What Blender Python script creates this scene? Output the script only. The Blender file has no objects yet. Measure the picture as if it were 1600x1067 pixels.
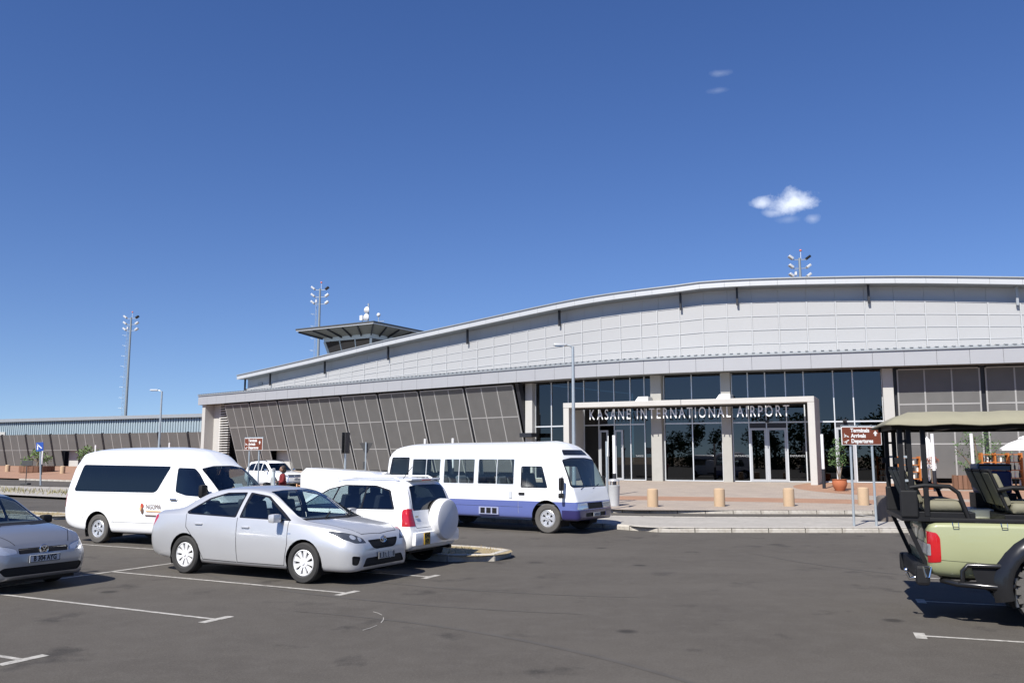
import bpy, bmesh, math, random
from mathutils import Vector, Matrix
from mathutils.geometry import interpolate_bezier
R = math.radians
rnd = random.Random(7)
sc = bpy.context.scene
C = sc.collection

# ---------------------------------------------------------------- camera
cam = bpy.data.cameras.new('camera'); camo = bpy.data.objects.new('camera', cam); C.objects.link(camo)
cam.sensor_width = 36; cam.lens = 36 * 1350 / 1600
cam.clip_start = .1; cam.clip_end = 6000
camo.location = (0, 0, 2.05); camo.rotation_euler = (R(90) + math.atan(180 / 1350), 0, 0)
sc.camera = camo

# ---------------------------------------------------------------- light
SUN_EL = 47.0; SUN_DIR = Vector((-.53, -.85, 0)).normalized()
sv = SUN_DIR * math.cos(R(SUN_EL)) + Vector((0, 0, math.sin(R(SUN_EL))))
sl = bpy.data.lights.new('sun', 'SUN'); sl.energy = 5.0; sl.angle = R(.53); sl.color = (1, .965, .905)
so = bpy.data.objects.new('sun', sl); C.objects.link(so)
so.rotation_euler = sv.to_track_quat('Z', 'Y').to_euler(); so.location = (0, 0, 60)
W = bpy.data.worlds.new('World'); sc.world = W; W.use_nodes = True
wn = W.node_tree; wn.nodes.clear()
def wnode(t, **k):
    n = wn.nodes.new(t)
    for a, b in k.items(): setattr(n, a, b)
    return n
sky = wnode('ShaderNodeTexSky', sky_type='NISHITA', sun_disc=False)
sky.sun_elevation = R(SUN_EL); sky.sun_rotation = math.atan2(sv.x, sv.y)
sky.altitude = 900; sky.air_density = 1.0; sky.dust_density = .1; sky.ozone_density = 1.2
bg = wnode('ShaderNodeBackground'); bg.inputs['Strength'].default_value = .086
hsv = wnode('ShaderNodeHueSaturation'); hsv.inputs['Saturation'].default_value = 1.27; hsv.inputs['Hue'].default_value = .516; hsv.inputs['Value'].default_value = 1.0
wn.links.new(sky.outputs[0], hsv.inputs['Color'])
stc = wnode('ShaderNodeTexCoord'); smp = wnode('ShaderNodeVectorMath', operation='MULTIPLY_ADD')      # clear dry air: the pale band at the very horizon is thin
wn.links.new(stc.outputs['Generated'], smp.inputs[0]); smp.inputs[1].default_value = (1, 1, .94); smp.inputs[2].default_value = (0, 0, .075)
snm = wnode('ShaderNodeVectorMath', operation='NORMALIZE'); wn.links.new(smp.outputs[0], snm.inputs[0]); wn.links.new(snm.outputs[0], sky.inputs[0])
# small fair-weather clouds: direction space noise inside soft ellipses
tc = wnode('ShaderNodeTexCoord')
def vmath(op, a, b=None):
    n = wnode('ShaderNodeVectorMath', operation=op)
    for i, v in enumerate((a, b)):
        if v is None: continue
        if hasattr(v, 'is_output'): wn.links.new(v, n.inputs[i])
        else: n.inputs[i].default_value = v
    return n
def smath(op, a, b=0, clamp=False):
    n = wnode('ShaderNodeMath', operation=op, use_clamp=clamp)
    for i, v in enumerate((a, b)):
        if hasattr(v, 'is_output'): wn.links.new(v, n.inputs[i])
        else: n.inputs[i].default_value = v
    return n.outputs[0]
sep = wnode('ShaderNodeSeparateXYZ'); wn.links.new(tc.outputs['Generated'], sep.inputs[0])
az = smath('ARCTAN2', sep.outputs[0], sep.outputs[1]); el = smath('ARCSINE', sep.outputs[2])
nz = wnode('ShaderNodeTexNoise'); nz.inputs['Scale'].default_value = 70; nz.inputs['Detail'].default_value = 7; nz.inputs['Roughness'].default_value = .62
wn.links.new(tc.outputs['Generated'], nz.inputs['Vector'])
nz2 = wnode('ShaderNodeTexNoise'); nz2.inputs['Scale'].default_value = 28; nz2.inputs['Detail'].default_value = 3
wn.links.new(tc.outputs['Generated'], nz2.inputs['Vector'])
def ray_ang(px, py):
    p = math.atan(180 / 1350); r = px - 800; u = 533.5 - py
    v = Vector((r, 1350 * math.cos(p) - u * math.sin(p), 1350 * math.sin(p) + u * math.cos(p))).normalized()
    return math.atan2(v.x, v.y), math.asin(v.z)
mask = None
#         azimuth / elevation of the cloud, half sizes, density
for (px, py, wx, wy, dens, flat) in ((1238, 317, 41, 22, .95, 1), (1192, 318, 20, 11, .75, 1), (1212, 332, 26, 7, .52, 0), (1232, 343, 18, 6, .3, 0), (1270, 342, 13, 8, .45, 0),
                              (1125, 115, 21, 6, .33, 0), (1122, 142, 22, 5, .26, 0)):
    a0, e0 = ray_ang(px, py); sx = wx / 1350; sy = wy / 1350
    dx = smath('DIVIDE', smath('SUBTRACT', az, a0), sx); dy = smath('DIVIDE', smath('SUBTRACT', el, e0), sy)
    if flat:   # flatter underside
        low = smath('LESS_THAN', dy, 0); dy = smath('MULTIPLY', dy, smath('ADD', 1, smath('MULTIPLY', low, .35)))
    d2 = smath('ADD', smath('MULTIPLY', dx, dx), smath('MULTIPLY', dy, dy))
    fall = smath('SUBTRACT', 1.0, smath('SQRT', d2))
    n = smath('ADD', smath('MULTIPLY', smath('SUBTRACT', nz.outputs[0], .5), 2.2), smath('MULTIPLY', smath('SUBTRACT', nz2.outputs[0], .5), 1.2))
    m = smath('MULTIPLY', smath('ADD', fall, smath('MULTIPLY', n, .55)), dens * 1.5, True)
    m = smath('MULTIPLY', m, smath('GREATER_THAN', fall, -.6))
    m = smath('MULTIPLY', m, min(1, dens))
    mask = m if mask is None else smath('MAXIMUM', mask, m)
cm = wnode('ShaderNodeMix', data_type='RGBA'); wn.links.new(mask, cm.inputs[0])
wn.links.new(hsv.outputs[0], cm.inputs[6]); cm.inputs[7].default_value = (7.6, 8.2, 9.4, 1)
wn.links.new(cm.outputs[2], bg.inputs['Color'])
wo = wnode('ShaderNodeOutputWorld'); wn.links.new(bg.outputs[0], wo.inputs[0])
sc.view_settings.view_transform = 'Standard'; sc.view_settings.look = 'None'
sc.view_settings.exposure = .58; sc.view_settings.gamma = 1; sc.view_settings.use_curve_mapping = False

# ---------------------------------------------------------------- materials
M = {}
def pm(name, col, rough=.6, var=.12, scale=6, metal=0, coat=0, bump=0, bscale=60, spec=.5, back=None, emit=0, stretch=None):
    if name in M: return M[name]
    m = bpy.data.materials.new(name); m.use_nodes = True; nt = m.node_tree; N = nt.nodes; L = nt.links
    b = N['Principled BSDF']; c = (*col, 1)
    b.inputs['Roughness'].default_value = rough; b.inputs['Metallic'].default_value = metal
    b.inputs['Coat Weight'].default_value = coat; b.inputs['Coat Roughness'].default_value = .06
    b.inputs['Specular IOR Level'].default_value = spec
    t = N.new('ShaderNodeTexCoord'); vec = t.outputs['Object']
    if stretch:
        mp = N.new('ShaderNodeMapping'); mp.inputs['Scale'].default_value = stretch; L.new(vec, mp.inputs[0]); vec = mp.outputs[0]
    nz = N.new('ShaderNodeTexNoise'); nz.inputs['Scale'].default_value = scale; nz.inputs['Detail'].default_value = 5; L.new(vec, nz.inputs['Vector'])
    mx = N.new('ShaderNodeMix'); mx.data_type = 'RGBA'
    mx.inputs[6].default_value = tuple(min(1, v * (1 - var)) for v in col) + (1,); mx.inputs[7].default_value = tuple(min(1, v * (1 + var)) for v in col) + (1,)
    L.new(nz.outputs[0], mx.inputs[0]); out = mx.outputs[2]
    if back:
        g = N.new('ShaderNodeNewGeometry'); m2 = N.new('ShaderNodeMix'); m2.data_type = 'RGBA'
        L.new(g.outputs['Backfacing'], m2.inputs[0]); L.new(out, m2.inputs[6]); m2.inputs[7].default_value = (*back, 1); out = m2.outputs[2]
    L.new(out, b.inputs['Base Color'])
    if bump:
        n2 = N.new('ShaderNodeTexNoise'); n2.inputs['Scale'].default_value = bscale; n2.inputs['Detail'].default_value = 4; L.new(vec, n2.inputs['Vector'])
        bp = N.new('ShaderNodeBump'); bp.inputs['Strength'].default_value = bump; bp.inputs['Distance'].default_value = .02
        L.new(n2.outputs[0], bp.inputs['Height']); L.new(bp.outputs[0], b.inputs['Normal'])
    if emit:
        b.inputs['Emission Color'].default_value = c; b.inputs['Emission Strength'].default_value = emit
    M[name] = m; return m
def glass(name, tint, refl=.06, rough=.0):
    """thin sheet: tinted see-through plus Fresnel reflection"""
    if name in M: return M[name]
    m = bpy.data.materials.new(name); m.use_nodes = True; nt = m.node_tree; N = nt.nodes; L = nt.links
    N.remove(N['Principled BSDF']); o = N['Material Output']
    tr = N.new('ShaderNodeBsdfTransparent'); tr.inputs[0].default_value = (*tint, 1)
    gl = N.new('ShaderNodeBsdfGlossy'); gl.inputs['Roughness'].default_value = rough; gl.inputs[0].default_value = (.95, .97, 1, 1)
    ge = N.new('ShaderNodeNewGeometry'); dt = N.new('ShaderNodeVectorMath'); dt.operation = 'DOT_PRODUCT'; L.new(ge.outputs['Normal'], dt.inputs[0]); L.new(ge.outputs['Incoming'], dt.inputs[1])
    def mt(op, a, b=0):
        n = N.new('ShaderNodeMath'); n.operation = op; n.use_clamp = op == 'ADD'
        for i, v in enumerate((a, b)):
            if hasattr(v, 'is_output'): L.new(v, n.inputs[i])
            else: n.inputs[i].default_value = v
        return n.outputs[0]
    f5 = mt('POWER', mt('SUBTRACT', 1.0, mt('ABSOLUTE', dt.outputs['Value'])), 5)      # Schlick reflectance, the same from both faces of the sheet
    ad = N.new('ShaderNodeMath'); ad.operation = 'ADD'; ad.use_clamp = True; L.new(mt('MULTIPLY', f5, .93), ad.inputs[0]); ad.inputs[1].default_value = refl
    mx = N.new('ShaderNodeMixShader'); L.new(ad.outputs[0], mx.inputs[0]); L.new(tr.outputs[0], mx.inputs[1]); L.new(gl.outputs[0], mx.inputs[2])
    L.new(mx.outputs[0], o.inputs[0]); M[name] = m; return m

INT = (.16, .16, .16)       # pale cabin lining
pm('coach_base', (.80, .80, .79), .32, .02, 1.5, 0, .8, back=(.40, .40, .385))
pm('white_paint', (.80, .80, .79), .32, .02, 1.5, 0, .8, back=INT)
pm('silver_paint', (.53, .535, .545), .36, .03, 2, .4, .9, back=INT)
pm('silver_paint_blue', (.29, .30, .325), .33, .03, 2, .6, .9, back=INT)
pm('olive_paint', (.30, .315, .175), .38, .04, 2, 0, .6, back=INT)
pm('black_plastic', (.012, .012, .013), .6, .2, 12, spec=.25)
pm('black_gloss', (.012, .012, .013), .2, .1, 5)
pm('black_steel', (.010, .010, .011), .5, .3, 9, spec=.25)
pm('rubber', (.028, .027, .026), .82, .25, 14, bump=.2)
pm('tyre_dusty', (.085, .08, .073), .9, .3, 10, bump=.2)
pm('rim_silver', (.62, .63, .65), .35, .05, 8, .55)
pm('rim_white', (.72, .72, .72), .4, .05, 8, .1)
pm('chrome', (.75, .76, .78), .12, .03, 4, 1)
pm('steel_galv', (.42, .46, .48), .45, .12, 9, .55)
pm('seat_dark', (.045, .047, .055), .85, .2, 20)
pm('seat_grey', (.10, .105, .115), .85, .2, 20)
pm('canvas', (.235, .22, .155), .85, .1, 5, bump=.15, bscale=300)
pm('cushion', (.17, .16, .11), .8, .12, 7, bump=.15, bscale=40)
pm('red_lamp', (.42, .008, .012), .15, .1, 20, 0, 1)
pm('lamp_lens', (.55, .57, .6), .08, .15, 25, .6, 1)
pm('lamp_dark', (.06, .065, .075), .1, .3, 18, .3, 1)
pm('amber', (.8, .3, .02), .2)
pm('plate_white', (.5, .52, .54), .5, .05)
pm('plate_grey', (.10, .105, .11), .5, .05)
pm('plate_yellow', (.55, .33, .02), .5, .1)
pm('ink', (.012, .012, .012), .6)
pm('cream', (.6, .57, .5), .6)
pm('seam', (.05, .05, .052), .6)
pm('seam_light', (.36, .36, .36), .6)
glass('glass_car', (.70, .80, .80), .08)
glass('glass_dark', (.035, .045, .05), .07)
glass('glass_mid', (.42, .48, .49), .08)
glass('glass_bus', (.82, .90, .88), .05)

pm('seat_blue', (.10, .11, .13), .85, .2, 20); pm('cabin_grey', (.22, .22, .22), .7, .1, 4)
# ---------------------------------------------------------------- mesh helpers
class MB:
    def __init__(s): s.v = []; s.f = []
    def add(s, vs, fs):
        o = len(s.v); s.v += [tuple(v) for v in vs]; s.f += [tuple(i + o for i in f) for f in fs]; return s
    def box(s, x0, x1, y0, y1, z0, z1):
        return s.add([(x0, y0, z0), (x1, y0, z0), (x1, y1, z0), (x0, y1, z0), (x0, y0, z1), (x1, y0, z1), (x1, y1, z1), (x0, y1, z1)],
                     [(3, 2, 1, 0), (4, 5, 6, 7), (0, 1, 5, 4), (1, 2, 6, 5), (2, 3, 7, 6), (3, 0, 4, 7)])
    def cbox(s, c, sx, sy, sz, m=None):
        h = [(-1, -1, -1), (1, -1, -1), (1, 1, -1), (-1, 1, -1), (-1, -1, 1), (1, -1, 1), (1, 1, 1), (-1, 1, 1)]
        vs = [Vector((a * sx / 2, b * sy / 2, d * sz / 2)) for a, b, d in h]
        if m is not None: vs = [m @ v for v in vs]
        vs = [v + Vector(c) for v in vs]
        return s.add(vs, [(3, 2, 1, 0), (4, 5, 6, 7), (0, 1, 5, 4), (1, 2, 6, 5), (2, 3, 7, 6), (3, 0, 4, 7)])
    def hexa(s, b, t):     # bottom 4 ccw, top 4
        return s.add(list(b) + list(t), [(3, 2, 1, 0), (4, 5, 6, 7), (0, 1, 5, 4), (1, 2, 6, 5), (2, 3, 7, 6), (3, 0, 4, 7)])
    def bar(s, p, q, w, h=None, up=(0, 0, 1)):
        p = Vector(p); q = Vector(q); h = h or w; d = (q - p).normalized(); u = Vector(up)
        if abs(d.dot(u)) > .98: u = Vector((1, 0, 0))
        a = d.cross(u).normalized() * w / 2; b = a.cross(d).normalized() * h / 2
        return s.hexa([p - a - b, p + a - b, q + a - b, q - a - b], [p - a + b, p + a + b, q + a + b, q - a + b])
    def tube(s, pts, r, n=8, r2=None, closed=False):
        pts = [Vector(p) for p in pts]; k = len(pts); vs = []; up = None
        for i, p in enumerate(pts):
            d = (pts[(i + 1) % k] - pts[i - 1]) if closed else (pts[min(i + 1, k - 1)] - pts[max(i - 1, 0)])
            d.normalize()
            if up is None:
                up = Vector((0, 0, 1)) if abs(d.z) < .9 else Vector((1, 0, 0))
            a = d.cross(up)
            if a.length < 1e-4: a = d.orthogonal()
            a.normalize(); up = a.cross(d).normalized()
            rr = r if r2 is None else r + (r2 - r) * i / (k - 1)
            vs += [p + a * math.cos(2 * math.pi * j / n) * rr + up * math.sin(2 * math.pi * j / n) * rr for j in range(n)]
        fs = [(i * n + j, i * n + (j + 1) % n, (i + 1) * n + (j + 1) % n, (i + 1) * n + j) for i in range(k - 1) for j in range(n)]
        if closed: fs += [((k - 1) * n + j, (k - 1) * n + (j + 1) % n, (j + 1) % n, j) for j in range(n)]
        else: fs += [tuple(range(n))[::-1], tuple((k - 1) * n + j for j in range(n))]
        return s.add(vs, fs)
    def cyl(s, p, q, r, r2=None, n=16): return s.tube([p, q], r, n, r if r2 is None else r2)
    def lathe(s, prof, n=24, o=(0, 0, 0), axis='z', cap=False):
        o = Vector(o); vs = []
        for r, z in prof:
            for j in range(n):
                a = 2 * math.pi * j / n; x, y = r * math.cos(a), r * math.sin(a)
                vs.append(o + (Vector((x, y, z)) if axis == 'z' else Vector((x, z, -y)) if axis == 'y' else Vector((z, x, y))))
        k = len(prof)
        fs = [(i * n + j, i * n + (j + 1) % n, (i + 1) * n + (j + 1) % n, (i + 1) * n + j) for i in range(k - 1) for j in range(n)]
        if cap: fs += [tuple(range(n))[::-1], tuple((k - 1) * n + j for j in range(n))]
        return s.add(vs, fs)
    def prism(s, poly, a, b, axis='y'):
        k = len(poly)
        def P(u, w, t): return (u, t, w) if axis == 'y' else (u, w, t) if axis == 'z' else (t, u, w)
        vs = [P(u, w, a) for u, w in poly] + [P(u, w, b) for u, w in poly]
        return s.add(vs, [tuple(range(k)), tuple(range(2 * k - 1, k - 1, -1))] + [(i, i + k, (i + 1) % k + k, (i + 1) % k) for i in range(k)])
    def quad(s, *p): return s.add(p, [tuple(range(len(p)))])
    def ell(s, c, rx, ry, rz, n=12, m=8, jit=0, rg=None):
        vs = []
        for i in range(1, m):
            t = math.pi * i / m
            for j in range(n):
                a = 2 * math.pi * j / n; k = 1 + (rg.uniform(-jit, jit) if rg else 0)
                vs.append((c[0] + rx * math.sin(t) * math.cos(a) * k, c[1] + ry * math.sin(t) * math.sin(a) * k, c[2] + rz * math.cos(t) * k))
        vs += [(c[0], c[1], c[2] + rz), (c[0], c[1], c[2] - rz)]; T = len(vs) - 2
        fs = [(i * n + j, (i + 1) * n + j, (i + 1) * n + (j + 1) % n, i * n + (j + 1) % n) for i in range(m - 2) for j in range(n)]
        fs += [(T, j, (j + 1) % n) for j in range(n)] + [(T + 1, (m - 2) * n + (j + 1) % n, (m - 2) * n + j) for j in range(n)]
        return s.add(vs, fs)
    def mesh(s, name, mat, smooth=None, bevel=0, seg=2):
        me = bpy.data.meshes.new(name)
        me.from_pydata(s.v, [], s.f)
        bm = bmesh.new(); bm.from_mesh(me)
        bmesh.ops.recalc_face_normals(bm, faces=bm.faces[:])
        if bevel:
            bmesh.ops.bevel(bm, geom=bm.edges[:], offset=bevel, segments=seg, profile=.6, affect='EDGES', clamp_overlap=True)
        bm.to_mesh(me); bm.free()
        me.materials.append(M[mat] if isinstance(mat, str) else mat)
        if smooth is not None:
            me.shade_smooth(); me.set_sharp_from_angle(angle=R(smooth))
        return me
    def build(s, name, mat, parent=None, smooth=None, bevel=0, seg=2, **k):
        return ob(name, s.mesh(name, mat, smooth, bevel, seg), parent, **k)
def ob(name, me, parent=None, label=None, cat=None, group=None, kind=None, loc=None, rz=None):
    o = bpy.data.objects.new(name, me); C.objects.link(o); o.parent = parent
    if loc: o.location = loc
    if rz is not None: o.rotation_euler.z = rz
    tag(o, label, cat, group, kind); return o
def tag(o, label=None, cat=None, group=None, kind=None):
    if label: o['label'] = label
    if cat: o['category'] = cat
    if group: o['group'] = group
    if kind: o['kind'] = kind
    return o
def thing(name, label, cat, loc=(0, 0, 0), rz=0, group=None, kind=None):
    return ob(name, None, None, label, cat, group, kind, loc, rz)
def copy_tree(o, parent=None):
    c = o.copy(); C.objects.link(c); c.parent = parent
    for ch in o.children: copy_tree(ch, c)
    return c
def text_mesh(txt, size, mat, name, parent, mtx, sx=1, ext=.002, align='CENTER', bold=0):
    cu = bpy.data.curves.new(name, 'FONT'); cu.body = txt; cu.size = size; cu.extrude = ext; cu.align_x = align; cu.align_y = 'CENTER'; cu.resolution_u = 3; cu.offset = bold
    t = bpy.data.objects.new('tmp', cu); C.objects.link(t)
    bpy.context.view_layer.update()
    me = bpy.data.meshes.new_from_object(t.evaluated_get(bpy.context.evaluated_depsgraph_get()))
    bpy.data.objects.remove(t); me.name = name
    for v in me.vertices: v.co.x *= sx
    me.transform(mtx); me.materials.clear(); me.materials.append(M[mat])
    return ob(name, me, parent)
def basis(o, x, y, z):
    x, y, z = Vector(x), Vector(y), Vector(z)
    m = Matrix((x, y, z)).transposed().to_4x4(); m.translation = Vector(o); return m

def pchip(xs, ys):
    n = len(xs); h = [xs[i + 1] - xs[i] for i in range(n - 1)]; d = [(ys[i + 1] - ys[i]) / h[i] for i in range(n - 1)]
    m = [d[0]] + [0 if d[i - 1] * d[i] <= 0 else 2 * d[i - 1] * d[i] / (d[i - 1] + d[i]) for i in range(1, n - 1)] + [d[-1]]
    def f(x):
        if x <= xs[0]: return ys[0]
        if x >= xs[-1]: return ys[-1]
        i = 0
        while x > xs[i + 1]: i += 1
        t = (x - xs[i]) / h[i]
        return (2 * t**3 - 3 * t**2 + 1) * ys[i] + (t**3 - 2 * t**2 + t) * h[i] * m[i] + (-2 * t**3 + 3 * t**2) * ys[i + 1] + (t**3 - t**2) * h[i] * m[i + 1]
    return f
# ---------------------------------------------------------------- ground
def ground_mat(name, c1, c2, c3, sc1, sc2, rough=.9, bump=.3, stain=None):
    m = bpy.data.materials.new(name); m.use_nodes = True; nt = m.node_tree; N = nt.nodes; L = nt.links; b = N['Principled BSDF']
    b.inputs['Roughness'].default_value = rough; b.inputs['Specular IOR Level'].default_value = .25
    t = N.new('ShaderNodeTexCoord')
    def noise(s, d=6, r=.6, st=None):
        n = N.new('ShaderNodeTexNoise'); n.inputs['Scale'].default_value = s; n.inputs['Detail'].default_value = d; n.inputs['Roughness'].default_value = r
        if st:
            mp = N.new('ShaderNodeMapping'); mp.inputs['Scale'].default_value = st; mp.inputs['Rotation'].default_value = (0, 0, R(27)); L.new(t.outputs['Object'], mp.inputs[0]); L.new(mp.outputs[0], n.inputs['Vector'])
        else: L.new(t.outputs['Object'], n.inputs['Vector'])
        return n.outputs[0]
    def ramp(v, a, bb):
        r = N.new('ShaderNodeMapRange'); r.inputs[1].default_value = a; r.inputs[2].default_value = bb; L.new(v, r.inputs[0]); return r.outputs[0]
    def mix(f, a, bb):
        x = N.new('ShaderNodeMix'); x.data_type = 'RGBA'; L.new(f, x.inputs[0])
        for i, v in ((6, a), (7, bb)):
            if hasattr(v, 'is_output'): L.new(v, x.inputs[i])
            else: x.inputs[i].default_value = (*v, 1)
        return x.outputs[2]
    col = mix(ramp(noise(sc1), .35, .65), c1, c2)
    col = mix(ramp(noise(sc2, 3, .7), .45, .8), col, c3)
    if stain:
        col = mix(ramp(noise(.9, 4, .6), .60, .70), col, stain[0])       # oil drips with hard-ish edges
        col = mix(ramp(noise(.14, 3, .5, (1, 3.5, 1)), .5, .78), col, stain[1])   # worn drive lanes
        col = mix(ramp(noise(45, 5, .9), .52, .72), col, stain[2])       # pale aggregate
        col = mix(ramp(noise(30, 5, .9), .46, .30), col, stain[0])       # dark binder between the stones
        vo = N.new('ShaderNodeTexVoronoi'); vo.inputs['Scale'].default_value = .55; vo.inputs['Randomness'].default_value = 1; L.new(t.outputs['Object'], vo.inputs['Vector'])
        col = mix(ramp(vo.outputs['Distance'], .09, .045), col, stain[0])     # single oil spots
    L.new(col, b.inputs['Base Color'])
    bp = N.new('ShaderNodeBump'); bp.inputs['Strength'].default_value = bump; bp.inputs['Distance'].default_value = .01
    L.new(noise(90, 4, .7), bp.inputs['Height']); L.new(bp.outputs[0], b.inputs['Normal'])
    M[name] = m
ground_mat('asphalt', (.070, .062, .053), (.083, .074, .063), (.092, .083, .072), .6, 3, .92, .5,
           ((.038, .034, .030), (.097, .087, .075), (.16, .147, .127)))
ground_mat('dry_earth', (.27, .2, .13), (.33, .25, .17), (.2, .17, .1), .2, 4)
ground_mat('concrete', (.32, .30, .27), (.37, .345, .31), (.27, .25, .22), 1.2, 6, .85, .2)
ground_mat('kerb_concrete', (.39, .36, .31), (.46, .43, .38), (.28, .25, .21), 2, 9, .85, .2)
ground_mat('road_paint', (.36, .345, .31), (.45, .43, .39), (.10, .09, .078), 4, 9, .75, .2)
ground_mat('dry_soil', (.27, .21, .125), (.33, .26, .155), (.2, .18, .085), 3, 12)
def paving_mat():
    m = bpy.data.materials.new('paving'); m.use_nodes = True; nt = m.node_tree; N = nt.nodes; L = nt.links; b = N['Principled BSDF']; b.inputs['Roughness'].default_value = .85
    t = N.new('ShaderNodeTexCoord')
    br = N.new('ShaderNodeTexBrick'); br.inputs['Scale'].default_value = 1; br.inputs['Brick Width'].default_value = .4; br.inputs['Row Height'].default_value = .2; br.inputs['Mortar Size'].default_value = .012
    br.inputs['Color1'].default_value = (.35, .29, .235, 1); br.inputs['Color2'].default_value = (.29, .245, .205, 1); br.inputs['Mortar'].default_value = (.25, .2, .16, 1)
    L.new(t.outputs['Object'], br.inputs['Vector'])
    b2 = N.new('ShaderNodeTexBrick'); b2.inputs['Scale'].default_value = 1; b2.inputs['Brick Width'].default_value = .4; b2.inputs['Row Height'].default_value = .2; b2.inputs['Mortar Size'].default_value = .012
    b2.inputs['Color1'].default_value = (.33, .19, .12, 1); b2.inputs['Color2'].default_value = (.28, .16, .10, 1); b2.inputs['Mortar'].default_value = (.25, .14, .09, 1)
    L.new(t.outputs['Object'], b2.inputs['Vector'])
    # terracotta bands laid as arcs in the plaza
    s = N.new('ShaderNodeSeparateXYZ'); L.new(t.outputs['Object'], s.inputs[0])
    def ma(op, a, bb=0):
        n = N.new('ShaderNodeMath'); n.operation = op
        for i, v in enumerate((a, bb)):
            if hasattr(v, 'is_output'): L.new(v, n.inputs[i])
            else: n.inputs[i].default_value = v
        return n.outputs[0]
    def ring(cx, cy, r0, r1):
        dx = ma('SUBTRACT', s.outputs[0], cx); dy = ma('SUBTRACT', s.outputs[1], cy)
        d = ma('SQRT', ma('ADD', ma('MULTIPLY', dx, dx), ma('MULTIPLY', dy, dy)))
        return ma('MULTIPLY', ma('GREATER_THAN', d, r0), ma('LESS_THAN', d, r1))
    k = ma('MAXIMUM', ring(-12, -40, 79, 81.5), ma('MAXIMUM', ring(22, 44, 2, 7.5), ma('MULTIPLY', ma('LESS_THAN', s.outputs[0], -22), ma('GREATER_THAN', s.outputs[1], 55))))
    nz = N.new('ShaderNodeTexNoise'); nz.inputs['Scale'].default_value = .8; nz.inputs['Detail'].default_value = 5; L.new(t.outputs['Object'], nz.inputs['Vector'])
    mx = N.new('ShaderNodeMix'); mx.data_type = 'RGBA'; L.new(k, mx.inputs[0]); L.new(br.outputs[0], mx.inputs[6]); L.new(b2.outputs[0], mx.inputs[7])
    m2 = N.new('ShaderNodeMix'); m2.data_type = 'RGBA'; m2.blend_type = 'MULTIPLY'; m2.inputs[0].default_value = .5; L.new(mx.outputs[2], m2.inputs[6])
    cr = N.new('ShaderNodeMapRange'); cr.inputs[3].default_value = .75; cr.inputs[4].default_value = 1.25; L.new(nz.outputs[0], cr.inputs[0]); L.new(cr.outputs[0], m2.inputs[7])
    L.new(m2.outputs[2], b.inputs['Base Color']); M['paving'] = m
paving_mat()

MB().quad((-3000, -3000, -.03), (3000, -3000, -.03), (3000, 3000, -.03), (-3000, 3000, -.03)).build('ground', 'dry_earth', kind='structure')
MB().quad((-140, -70, 0), (90, -70, 0), (90, 100, 0), (-140, 100, 0)).build('parking_lot', 'asphalt', kind='structure')

# raised plaza, ruled between the drop-off kerb and the foot of the terminal
PK = [((70, 29.5), (70, 33.6), .6), ((45, 30.5), (45.4, 41.3), .6), ((24, 31.4), (28, 46.7), .6), ((14, 31.7), (16, 50.5), .6), ((4.6, 32), (8.4, 52.9), .6), ((1.2, 33.6), (2, 58.1), .62),
      ((-13, 55), (-9.3, 67.5), .8), ((-30, 68), (-29, 84.4), .9), ((-44, 78), (-36, 95.5), .92), ((-60, 90), (-63, 108), .93), ((-90, 112), (-95, 123), .93)]
pv = MB(); NR = 8
for (k, b, zb) in PK:
    for j in range(NR + 1):
        t = j / NR; pv.v.append((k[0] + (b[0] - k[0]) * t, k[1] + (b[1] - k[1]) * t, .13 + (zb - .13) * t))
    d = Vector((b[0] - k[0], b[1] - k[1])).normalized() * 22; pv.v.append((b[0] + d.x, b[1] + d.y, zb))
n = NR + 2
for i in range(len(PK) - 1):
    for j in range(n - 1): pv.f.append((i * n + j, i * n + j + 1, (i + 1) * n + j + 1, (i + 1) * n + j))
plaza = pv.build('plaza', 'paving', kind='structure', smooth=60)
from mathutils.bvhtree import BVHTree
_bv = BVHTree.FromPolygons([Vector(v) for v in pv.v], pv.f)
def pz(x, y):
    h = _bv.ray_cast(Vector((x, y, 20)), Vector((0, 0, -1)))
    return h[0].z if h[0] else .13

kst = MB().prism([(-.15, -.05), (.0, -.05), (.0, .09), (-.035, .135), (-.15, .135)], .012, .985, 'x')
# prism axis 'x': (t, u, w) -> along x, u across, w up
KST = kst.mesh('kerb_stone', 'kerb_concrete')
def kerb(poly, parent, flip=False, maxn=140):
    """1 m kerb stones along a polyline; the road lies on the right of the walking direction"""
    L = [0]
    for a, b in zip(poly, poly[1:]): L.append(L[-1] + math.dist(a, b))
    k = 0; s = 0.0
    def at(s):
        for i in range(len(poly) - 1):
            if s <= L[i + 1] or i == len(poly) - 2:
                t = (s - L[i]) / (L[i + 1] - L[i]); a, b = poly[i], poly[i + 1]
                return Vector((a[0] + (b[0] - a[0]) * t, a[1] + (b[1] - a[1]) * t))
    while s < L[-1] - .3 and k < maxn:
        p = at(s); q = at(min(s + 1, L[-1])); d = q - p
        o = ob('kerb_stone', KST, parent); o.location = (p.x, p.y, rnd.uniform(-.003, .003)); o.rotation_euler.z = math.atan2(d.y, d.x) + rnd.uniform(-.006, .006); o.scale.x = d.length
        s += 1; k += 1
def smooth_poly(pts, it=2):
    for _ in range(it):
        o = [pts[0]]
        for a, b in zip(pts, pts[1:]):
            o += [(a[0] * .75 + b[0] * .25, a[1] * .75 + b[1] * .25), (a[0] * .25 + b[0] * .75, a[1] * .25 + b[1] * .75)]
        pts = o + [pts[-1]]
    return pts
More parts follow.
